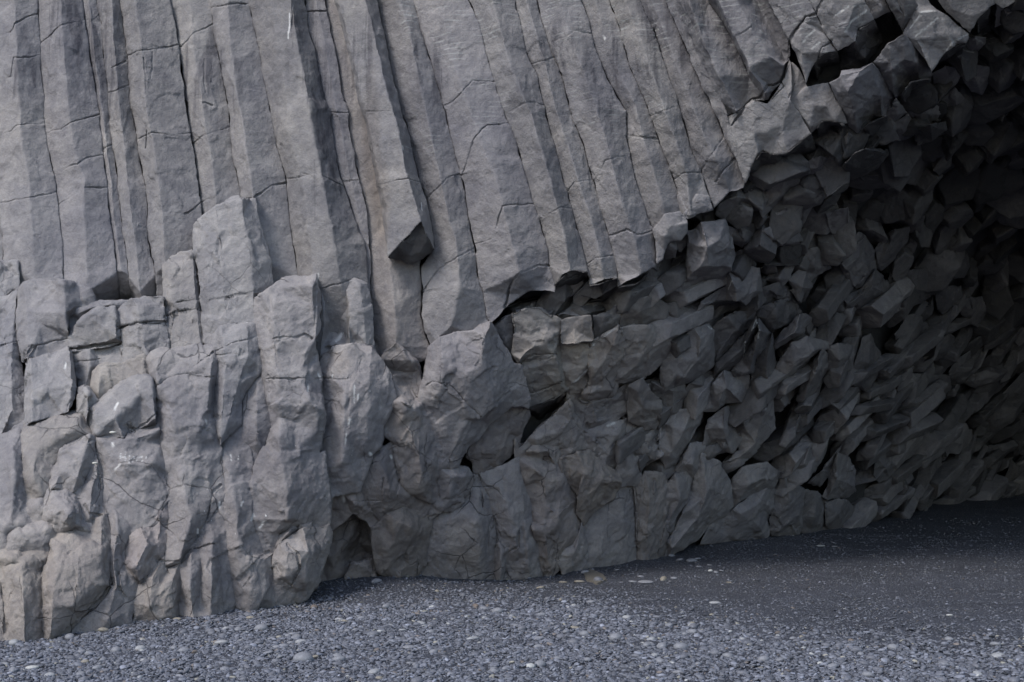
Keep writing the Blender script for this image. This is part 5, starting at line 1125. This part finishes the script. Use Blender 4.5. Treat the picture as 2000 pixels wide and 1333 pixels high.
# ------------------------------------------------------------------ beach
def sand_material():
    m = bpy.data.materials.new('black_sand'); m.use_nodes = True; nt = m.node_tree; nt.nodes.clear(); L = nt.links.new
    out = nd(nt, 'ShaderNodeOutputMaterial'); bs = nd(nt, 'ShaderNodeBsdfPrincipled', Roughness=0.75); bs.inputs['Specular IOR Level'].default_value = 0.3
    geo = nd(nt, 'ShaderNodeNewGeometry')
    v = nd(nt, 'ShaderNodeTexVoronoi', Scale=75.0); L(geo.outputs['Position'], v.inputs['Vector'])
    n = nd(nt, 'ShaderNodeTexNoise', Scale=1.2, Detail=5.0); L(geo.outputs['Position'], n.inputs['Vector'])
    sep = nd(nt, 'ShaderNodeSeparateColor'); L(v.outputs['Color'], sep.inputs[0])
    c = ramp(nt, sep.outputs[0], 0.0, 1.0, (0.028, 0.030, 0.039, 1), (0.085, 0.090, 0.112, 1))
    c = mix(nt, 'MULTIPLY', 1.0, c, ramp(nt, n.outputs['Fac'], .3, .7, (.8, .8, .8, 1), (1.15, 1.15, 1.15, 1)))
    pale = ramp(nt, sep.outputs[1], 0.982, 0.988)
    c = mix(nt, 'MIX', pale, c, (0.26, 0.26, 0.25, 1))
    L(c, bs.inputs['Base Color'])
    bmp = nd(nt, 'ShaderNodeBump', Strength=1.0, Distance=0.02); L(v.outputs['Distance'], bmp.inputs['Height']); bmp.invert = True
    L(bmp.outputs[0], bs.inputs['Normal']); L(bs.outputs[0], out.inputs[0])
    return m
def pebble_material():
    m = bpy.data.materials.new('pebble_stone'); m.use_nodes = True; nt = m.node_tree; nt.nodes.clear(); L = nt.links.new
    out = nd(nt, 'ShaderNodeOutputMaterial'); bs = nd(nt, 'ShaderNodeBsdfPrincipled', Roughness=0.62); bs.inputs['Specular IOR Level'].default_value = 0.4
    t = nd(nt, 'ShaderNodeAttribute', attribute_name='tone'); geo = nd(nt, 'ShaderNodeNewGeometry')
    n = nd(nt, 'ShaderNodeTexNoise', Scale=60.0, Detail=4.0); L(geo.outputs['Position'], n.inputs['Vector'])
    c = mix(nt, 'MULTIPLY', 1.0, t.outputs['Color'], ramp(nt, n.outputs['Fac'], .3, .7, (.82, .82, .82, 1), (1.15, 1.15, 1.15, 1)))
    L(c, bs.inputs['Base Color'])
    n2 = nd(nt, 'ShaderNodeTexNoise', Scale=160.0, Detail=3.0); L(geo.outputs['Position'], n2.inputs['Vector'])
    b = nd(nt, 'ShaderNodeBump', Strength=0.3, Distance=0.004); L(n2.outputs['Fac'], b.inputs['Height']); L(b.outputs[0], bs.inputs['Normal'])
    L(bs.outputs[0], out.inputs[0])
    return m
SAND = sand_material(); PEB = pebble_material()
def undul(x, y):
    p = np.stack([np.asarray(x, float).ravel(), np.asarray(y, float).ravel(), 0 * np.asarray(x, float).ravel()], -1)
    return 0.035 * fbm(p, 0.7, 3, 13) + 0.012 * vnoise(p, 3.1, 14)
def gz(x, y): return ground_z(x, y) + undul(x, y)
gx = np.concatenate([np.linspace(-400, -30, 14), np.linspace(-25, -10, 16), np.linspace(-9.5, 18, 230), np.linspace(19, 45, 20), np.linspace(60, 400, 12)])
gy = np.concatenate([np.linspace(-400, -20, 14), np.linspace(-15, 5, 14), np.linspace(5.5, 34, 260), np.linspace(36, 60, 8)])
X, Y = np.meshgrid(gx, gy); X = X.ravel(); Y = Y.ravel()
inb = (np.abs(X) < 45) & (Y > -16)
Z = np.where(inb, gz(np.clip(X, -25, 30), np.clip(Y, 2, 36)), 0)
Z = np.where(Y < 2, Z * np.clip((Y + 40) / 42, 0, 1) + 0.0, Z)
fine = (X > -10) & (X < 18) & (Y > 5) & (Y < 34)
pn = np.stack([X, Y, 0 * X], -1)
Z = Z + np.where(fine, 0.012 * vnoise(pn, 6.0, 15), 0)
nx, ny = len(gx), len(gy); i = np.arange(nx * ny).reshape(ny, nx)
a, b, c, d = i[:-1, :-1].ravel(), i[:-1, 1:].ravel(), i[1:, 1:].ravel(), i[1:, :-1].ravel()
me = make_mesh('beach_ground', np.stack([X, Y, Z], -1), np.concatenate([np.stack([a, b, c], -1), np.stack([a, c, d], -1)]), [SAND])
tag(link('beach', me), 'black sand and gravel beach at the foot of the cliff', 'beach', kind='structure')

def icosphere(sub):
    bm = __import__('bmesh').new(); __import__('bmesh').ops.create_icosphere(bm, subdivisions=sub, radius=1.0)
    P = np.array([v.co[:] for v in bm.verts]); T = np.array([[v.index for v in f.verts] for f in bm.faces]); bm.free()
    return P, T
ICO = {1: icosphere(1), 2: icosphere(2), 3: icosphere(3)}
PR = np.random.RandomState(3)
def pebble_tone(n):
    base = np.array([0.106, 0.111, 0.132]); g = PR.lognormal(0, 0.28, n)[:, None]
    t = base * g
    k = PR.rand(n)
    pale = k > 0.994; t[pale] = np.array([.30, .30, .30]) * PR.uniform(.75, 1.15, (pale.sum(), 1))
    br = (k > 0.976) & ~pale; t[br] = np.array([.135, .115, .105]) * PR.uniform(.7, 1.3, (br.sum(), 1))
    wm = (k > 0.965) & (k <= 0.976); t[wm] = np.array([.20, .19, .165]) * PR.uniform(.8, 1.3, (wm.sum(), 1))
    return np.clip(t, .02, .6)
def rot_mats(n, tilt):
    a = PR.rand(n) * 6.283; t = PR.normal(0, tilt, n); u = PR.normal(0, tilt, n)
    ca, sa = np.cos(a), np.sin(a); ct, st = np.cos(t), np.sin(t); cu, su = np.cos(u), np.sin(u); z = np.zeros(n); o = np.ones(n)
    Rz = np.stack([ca, -sa, z, sa, ca, z, z, z, o], -1).reshape(n, 3, 3)
    Rx = np.stack([o, z, z, z, ct, -st, z, st, ct], -1).reshape(n, 3, 3)
    Ry = np.stack([cu, z, su, z, o, z, -su, z, cu], -1).reshape(n, 3, 3)
    return Rx @ Ry @ Rz
def pebble_cloud(x, y, size, sub, tilt=0.25, lift=0.3, flat=(.22, .48), tmul=None):
    n = len(x); Pi, Ti = ICO[sub]
    sc = np.stack([size, size * PR.uniform(.5, .92, n), size * PR.uniform(*flat, n)], -1)
    seed = PR.uniform(0, 100, (n, 3))
    V = np.repeat(Pi[None], n, 0)
    # superellipsoid-like, slightly lumpy stones
    lump = 1 + 0.13 * np.sin(V[..., 0] * 2.1 + seed[:, None, 0]) * np.cos(V[..., 1] * 1.9 + seed[:, None, 1]) + 0.06 * np.sin(V[..., 1] * 4 + seed[:, None, 2])
    V = V * lump[..., None] * sc[:, None]
    M = rot_mats(n, tilt); V = np.einsum('nij,nvj->nvi', M, V)
    z = gz(x, y) + sc[:, 2] * lift
    V = V + np.stack([x, y, z], -1)[:, None]
    T = (Ti[None] + (np.arange(n) * len(Pi))[:, None, None]).reshape(-1, 3)
    pt = pebble_tone(n)
    if tmul is not None: pt = pt * tmul[:, None]
    tone = np.repeat(pt[:, None], len(Pi), 1).reshape(-1, 3)
    return V.reshape(-1, 3), T, tone

def sample(n, y0, y1, power=1.0):
    """random spots of beach inside the widened view, at distances y0..y1"""
    y = y0 + (y1 - y0) * PR.rand(n) ** power; hw = y * 0.39
    x = PR.uniform(-1, 1.22, n) * hw
    return x, y
def pix(x, y, z):
    dy, dz = y, z - CAM_Z
    zc = dy * cp + dz * sp; yc = -dy * sp + dz * cp
    return 1000 + F_PX * x / zc, 666.5 - F_PX * yc / zc
# where the loose shingle lies: foreground and left; inside the cave the beach is sand with few stones
def shingle(px, py):
    lim = np.interp(px, [-200, 0, 500, 900, 1150, 1300, 1450, 1600, 1800, 2200], [1200, 1180, 1130, 1120, 1140, 1175, 1195, 1205, 1215, 1220])
    return np.clip((py - lim + 48) / 105.0, 0, 1) ** 2.0
clouds = []
def scatter(n, smin, smax, sub, y0, y1, dens_in_sand, expo=2.2, **kw):
    x, y = sample(n, y0, y1, 0.9); px, py = pix(x, y, gz(x, y))
    sh = shingle(px, py); keep = PR.rand(n) < np.maximum(sh, dens_in_sand)
    keep &= (py < 1400)
    x, y = x[keep], y[keep]
    s = smin + (smax - smin) * PR.rand(len(x)) ** expo
    s = s * (.72 + .28 * sh[keep])
    clouds.append(pebble_cloud(x, y, s, sub, tmul=.78 + .22 * sh[keep], **kw))
scatter(104000, .007, .016, 1, 8.6, 20, .60, 1.3, lift=.35, tilt=.35)
scatter(101000, .012, .027, 2, 8.6, 22.0, .16, 1.7, lift=.55, tilt=.38)
scatter(5500, .020, .040, 2, 8.6, 16.8, .004, 2.2, lift=.7, tilt=.3)
scatter(42000, .005, .011, 1, 11.5, 27, .55, 2.0, lift=.2)
# merge: one mass of stones nobody could count
def merge(cl):
    Vs, Ts, Cs, o = [], [], [], 0
    for V, T, C in cl: Vs.append(V); Ts.append(T + o); Cs.append(C); o += len(V)
    return np.concatenate(Vs), np.concatenate(Ts), np.concatenate(Cs)
V, T, C = merge(clouds)
tag(link('pebbles', make_mesh('pebbles', V, T, [PEB], {'tone': C})), 'loose grey shingle covering the beach in front of the cliff', 'shingle', kind='stuff')

# ---- the larger stones, each its own object
PBASE = []
for k in range(6):
    Pi, Ti = ICO[3]
    q = Pi * (1 + 0.10 * np.sin(Pi[:, :1] * 2.2 + k) * np.cos(Pi[:, 1:2] * 2 + 2 * k) + 0.05 * fbm(Pi + 9 * k, 1.6, 2, k)[:, None])
    PBASE.append((q * np.array([1, [.8, .68, .9, .75, .6, .85][k], [.5, .42, .6, .38, .45, .55][k]]), Ti))
KINDS = {'slate': (.115, .118, .136), 'mid grey': (.165, .168, .185), 'pale grey': (.23, .232, .24), 'near-white': (.34, .34, .33), 'brown': (.13, .105, .09), 'tan': (.205, .185, .155)}
PMESH = {}
def pebble_obj(px, py, wpx, kind, shape, label, group, flat=1.0, rz=None, lift=.42):
    # find the beach under the pixel
    Yd = 14.0
    for _ in range(30):
        w = world_at(px, py, Yd); zt = float(gz(np.array([w[0]]), np.array([w[1]]))[0])
        # step the distance until the ray height meets the ground
        slope = (w[2] - CAM_Z) / Yd
        Yd += np.clip((zt - w[2]) / slope, -2, 2) * 0.7
        Yd = float(np.clip(Yd, 7, 30))
    w = world_at(px, py, Yd); z = float(gz(np.array([w[0]]), np.array([w[1]]))[0])
    key = (kind, shape)
    if key not in PMESH:
        P, T = PBASE[shape]
        PMESH[key] = make_mesh('pebble', P, T, [PEB], {'tone': np.tile(np.array(KINDS[kind]), (len(P), 1))})
    o = link('pebble', PMESH[key])
    r = wpx / F_PX * Yd / 2
    o.scale = (r, r, r * flat); o.rotation_euler = (PR.normal(0, .12), PR.normal(0, .12), PR.rand() * 6.28 if rz is None else rz)
    o.location = (w[0], w[1], z + r * .45 * flat * lift)
    tag(o, label, 'pebble', group)
    return o
BG = 'larger stones lying on the beach'
for px, py, wp, kind, sh, fl, rz, lab in [
    (6, 1250, 44, 'mid grey', 0, 1.3, 0, 'big grey cobble cut by the left edge of the photo, against the cliff foot'),
    (42, 1243, 24, 'slate', 1, 1.0, .2, 'slate grey cobble just right of the cobble at the left edge'),
    (106, 1241, 32, 'pale grey', 2, 1.5, 0, 'thick pale boulder-like cobble leaning on the rock foot at the lower left'),
    (128, 1243, 16, 'slate', 1, 1.0, 0, 'small dark cobble touching the thick pale cobble'),
    (64, 1307, 27, 'near-white', 3, .9, .1, 'bright white oval pebble near the lower left corner'),
    (96, 1322, 22, 'pale grey', 0, 1.0, 0, 'pale pebble right of the bright white oval one at the lower left'),
    (166, 1295, 17, 'tan', 2, 1.0, 0, 'cream pebble right of the bright white oval one'),
    (191, 1307, 22, 'mid grey', 1, 1.2, .8, 'leaning grey pebble right of the cream pebble'),
    (93, 1275, 10, 'near-white', 0, 1.0, 0, 'tiny white pebble above the bright white oval one'),
    (276, 1273, 12, 'near-white', 0, 1.0, 0, 'small white pebble left of the wide flat pale cobble'),
    (434, 1258, 28, 'pale grey', 3, 1.0, 0, 'wide flat pale cobble, left of centre on the shingle'),
    (470, 1254, 18, 'pale grey', 0, .8, 0, 'flat pebble right of the wide flat pale cobble'),
    (440, 1230, 14, 'pale grey', 2, 1.0, 0, 'pale round pebble above the wide flat pale cobble'),
    (455, 1225, 14, 'mid grey', 1, 1.0, 0, 'grey pebble touching the pale round pebble'),
    (510, 1231, 26, 'mid grey', 2, 1.2, .3, 'rounded dark-bottomed cobble with a sandy top, left of centre'),
    (544, 1177, 24, 'slate', 1, .9, 0, 'dark flat cobble in front of the leaning end block'),
    (548, 1186, 14, 'pale grey', 3, .9, .4, 'pale flat pebble just below the dark flat cobble by the leaning block'),
    (592, 1292, 38, 'mid grey', 2, 1.2, .2, 'largest grey cobble in the left half of the shingle'),
    (578, 1248, 24, 'mid grey', 1, 1.0, .9, 'long grey pebble above the largest grey cobble'),
    (614, 1285, 16, 'tan', 0, .9, 0, 'sandy pebble touching the largest grey cobble'),
    (660, 1292, 28, 'mid grey', 0, 1.1, 0, 'rounded grey cobble right of the largest grey cobble'),
    (674, 1215, 14, 'tan', 1, 1.0, .5, 'buff pebble below the dark hollow'),
    (694, 1232, 14, 'mid grey', 0, 1.0, .2, 'grey pebble below the buff one under the hollow'),
    (741, 1235, 13, 'near-white', 0, .9, 0, 'small cream pebble in front of the central rock foot'),
    (735, 1138, 24, 'mid grey', 4, 1.0, .6, 'pale grey angular pebble at the mouth of the dark hollow'),
    (672, 1214, 14, 'pale grey', 3, .9, 0, 'pale flat pebble just left of the buff one'),
    (755, 1188, 22, 'mid grey', 1, 1.3, 1.2, 'upright grey pebble, below the smooth bulging rock foot'),
    (972, 1197, 22, 'mid grey', 2, 1.2, 0, 'grey cobble with a pale chip on top, near the centre'),
    (854, 1157, 10, 'tan', 2, 1.3, 1, 'little yellowish pebble under the central rock foot'),
    (844, 1186, 13, 'near-white', 1, .8, 0, 'small white flat pebble below the yellowish one'),
    (1056, 1149, 16, 'tan', 3, .8, 0, 'sandy flat pebble below the cracked rock foot'),
    (990, 1132, 20, 'tan', 2, 1.4, 1, 'brown angular stone leaning on the cracked rock foot'),
    (1143, 1120, 18, 'mid grey', 1, 1.2, .4, 'slate pebble left of the brown flat slab'),
    (1169, 1136, 20, 'slate', 2, 1.2, 1.1, 'blue-grey oval pebble leaning on the brown flat slab'),
    (1156, 1114, 9, 'mid grey', 0, 1, 0, 'tiny pebble lying on the brown flat slab'),
    (1133, 1138, 22, 'tan', 3, .7, 0, 'flat buff pebble below the slate one by the brown slab'),
    (1101, 1139, 18, 'tan', 3, .7, 0, 'long flat buff pebble left of the brown slab'),
    (1205, 1114, 10, 'mid grey', 3, .8, 0, 'small pebble on the sand right of the brown slab'),
    (1251, 1128, 14, 'mid grey', 0, .8, 0, 'blue-grey pebble on the sand, above the long cream stone'),
    (1237, 1138, 17, 'mid grey', 3, .8, 0, 'flat grey pebble left of the long cream stone'),
    (1263, 1139, 32, 'mid grey', 3, .6, 0, 'long flat cream stone on the dark sand'),
    (1296, 1134, 20, 'tan', 4, 1.2, 1, 'tan angular stone at the right end of the long cream stone'),
    (1316, 1131, 14, 'mid grey', 0, .9, 0, 'grey pebble right of the tan angular stone'),
    (1310, 1087, 14, 'mid grey', 0, 1.1, 0, 'grey pebble at the foot of the wall where the dark sand begins'),
    (1328, 1095, 16, 'mid grey', 3, .9, 5.8, 'slanted flat grey pebble, second from the wall on the dark sand'),
    (1350, 1097, 22, 'mid grey', 0, .8, 0, 'widest flat grey pebble of the cluster on the dark sand'),
    (1363, 1093, 14, 'mid grey', 3, .9, 0, 'grey pebble half behind the widest of the dark-sand cluster'),
    (1365, 1108, 12, 'mid grey', 1, .8, 0, 'dull grey pebble below the widest of the dark-sand cluster'),
    (1386, 1105, 11, 'mid grey', 3, .8, 0, 'small grey pebble right of the dark-sand cluster'),
    (1387, 1116, 10, 'near-white', 0, 1, 0, 'small white pebble on the dark sand below the cluster'),
    (1398, 1119, 9, 'mid grey', 2, 1, 0, 'small grey pebble right of the white one'),
    (1410, 1116, 10, 'mid grey', 3, .8, 0, 'flat grey pebble, rightmost of the dark-sand cluster'),
    (1424, 1139, 13, 'tan', 4, .6, 5.4, 'slim cream splinter on the dark sand'),
    (1604, 1067, 17, 'near-white', 3, .5, 0, 'flat cream stone alone far inside on the dark sand'),
    (1629, 1061, 12, 'mid grey', 3, .5, 0, 'small flat grey stone behind the flat cream stone'),
    (1631, 1068, 12, 'mid grey', 3, .6, 0, 'small flat grey stone right of the flat cream stone'),
    (1548, 1047, 9, 'pale grey', 3, .6, 0, 'tiny pale stone at the back of the dark sand by the rock foot'),
    (1397, 1179, 22, 'pale grey', 3, .7, 0, 'flat pale stone at the line where sand meets shingle'),
    (1390, 1202, 12, 'tan', 1, 1, .9, 'cream pebble below the flat pale stone'),
    (1567, 1247, 12, 'tan', 2, 1.1, 0, 'cream pebble in the shingle right of centre'),
    (1662, 1254, 12, 'brown', 2, 1.3, 0, 'speckled brown egg-like pebble at the lower right'),
    (1603, 1299, 14, 'near-white', 2, 1.2, 1.3, 'white egg-shaped pebble at the lower right'),
    (1569, 1268, 14, 'near-white', 4, 1.0, .6, 'white angular pebble above the white egg-shaped one'),
    (1036, 1304, 20, 'near-white', 0, 1.1, .4, 'bright white rounded stone, bottom centre'),
    (923, 1250, 26, 'pale grey', 4, .8, .3, 'long pale pebble left of the bright white stone at bottom centre'),
    (799, 1267, 28, 'mid grey', 0, .7, 0, 'long flat slate in the shingle, left of bottom centre'),
    (1202, 1249, 26, 'mid grey', 2, 1.2, .5, 'round bluish cobble with a white chip, right of centre'),
    (1045, 1239, 12, 'near-white', 4, 1, .4, 'small cream pebble above the round grey ones at the centre'),
    (1050, 1265, 18, 'mid grey', 0, 1, 0, 'round grey pebble under the small cream one'),
    (1075, 1255, 20, 'slate', 1, 1, .6, 'dark slate pebble, centre of the shingle'),
    (1125, 1228, 22, 'tan', 3, .7, .1, 'flat sandy pebble right of centre'),
    (1330, 1268, 30, 'mid grey', 2, 1.1, .6, 'grey cobble near the right part of the shingle'),
    (1950, 1285, 30, 'pale grey', 0, .9, 0, 'large pale cobble at the lower right corner'),
    (1695, 1322, 24, 'mid grey', 2, 1.1, 0, 'round grey cobble cut by the bottom edge at the right'),
    (1625, 1304, 22, 'mid grey', 0, 1, 0, 'grey cobble right of the white egg-shaped pebble'),
    (730, 1316, 26, 'pale grey', 0, 1.0, .7, 'pale cobble at the bottom edge, left of centre'),
    (660, 1300, 22, 'slate', 4, 1.0, .2, 'slate pebble under the rounded grey cobble'),
    (1855, 1203, 14, 'near-white', 3, .8, .2, 'white flat pebble at the far edge of the shingle on the right')]:
    pebble_obj(px, py, wp, kind, sh, lab, BG, fl, rz)
# the flat brown slab on the sand, and the two pale pebbles resting on ledges of the rock
def slab():
    o = [(1140, 1113), (1152, 1108), (1180, 1117), (1186, 1127), (1166, 1134), (1146, 1126)]
    w = [world_at(a, b, 16.9 - (b - 1108) * .045) for a, b in o]
    import bmesh
    bm = bmesh.new(); top = []
    for p in w:
        z = float(gz(np.array([p[0]]), np.array([p[1]]))[0]); top.append(bm.verts.new((p[0], p[1], z + .018)))
    f = bm.faces.new(top); r = bmesh.ops.extrude_face_region(bm, geom=[f])
    for v in r['geom']:
        if isinstance(v, bmesh.types.BMVert): v.co.z -= .07
    bmesh.ops.bevel(bm, geom=bm.edges[:], offset=.012, segments=2, affect='EDGES'); bmesh.ops.recalc_face_normals(bm, faces=bm.faces[:])
    bmesh.ops.triangulate(bm, faces=bm.faces[:])
    P = np.array([v.co[:] for v in bm.verts]); T = np.array([[v.index for v in f.verts] for f in bm.faces]); bm.free()
    c = P.mean(0); me = make_mesh('stone_slab', P - c, T, [PEB], {'tone': np.tile([.12, .11, .095], (len(P), 1))}, smooth=False)
    tag(link('stone_slab', me, loc=c), 'flat brown angular slab half sunk in the sand with pebbles on it', 'stone')
slab()
for px, py, r, Yd, lab in [(221, 845, .034, 13.55, 'small pale oval pebble resting on the ledge of the leaning slab-like stump'), (186, 905, .028, 13.35, 'flat cream pebble lodged in the crack above the rock foot')]:
    me = make_mesh('pebble', PBASE[3][0], PBASE[3][1], [PEB], {'tone': np.tile([.42, .41, .37], (len(PBASE[3][0]), 1))})
    o = link('pebble', me, loc=world_at(px, py, Yd)); o.scale = (r, r, r); tag(o, lab, 'pebble')
# scattered mid-size stones that nothing tells apart
GR = 'grey cobbles scattered over the shingle'
x, y = sample(900, 8.8, 14.6, 1.0); px, py = pix(x, y, gz(x, y))
ok = (shingle(px, py) > .6) & (py < 1345) & (px > -20) & (px < 2020)
cnt = 0
for a, b2 in zip(px[ok], py[ok]):
    if cnt >= 215: break
    kd = PR.choice(['slate', 'mid grey', 'pale grey', 'brown', 'tan'], p=[.40, .42, .13, .02, .03])
    fl = PR.uniform(.8, 1.2)
    lab = {'slate': 'slate grey rounded cobble among the shingle', 'mid grey': 'mid grey rounded cobble among the shingle', 'pale grey': 'pale grey rounded cobble among the shingle',
           'brown': 'reddish brown rounded cobble among the shingle', 'tan': 'buff rounded cobble among the shingle'}[kd]
    pebble_obj(float(a), float(b2), float(PR.uniform(13, 24)) * (0.75 + 0.4 * (b2 - 1150) / 180), kd, int(PR.randint(6)), lab, kd + ' cobbles scattered over the shingle', fl)
    cnt += 1
print('piece verts', NVERT, 'objects', len(bpy.data.objects))
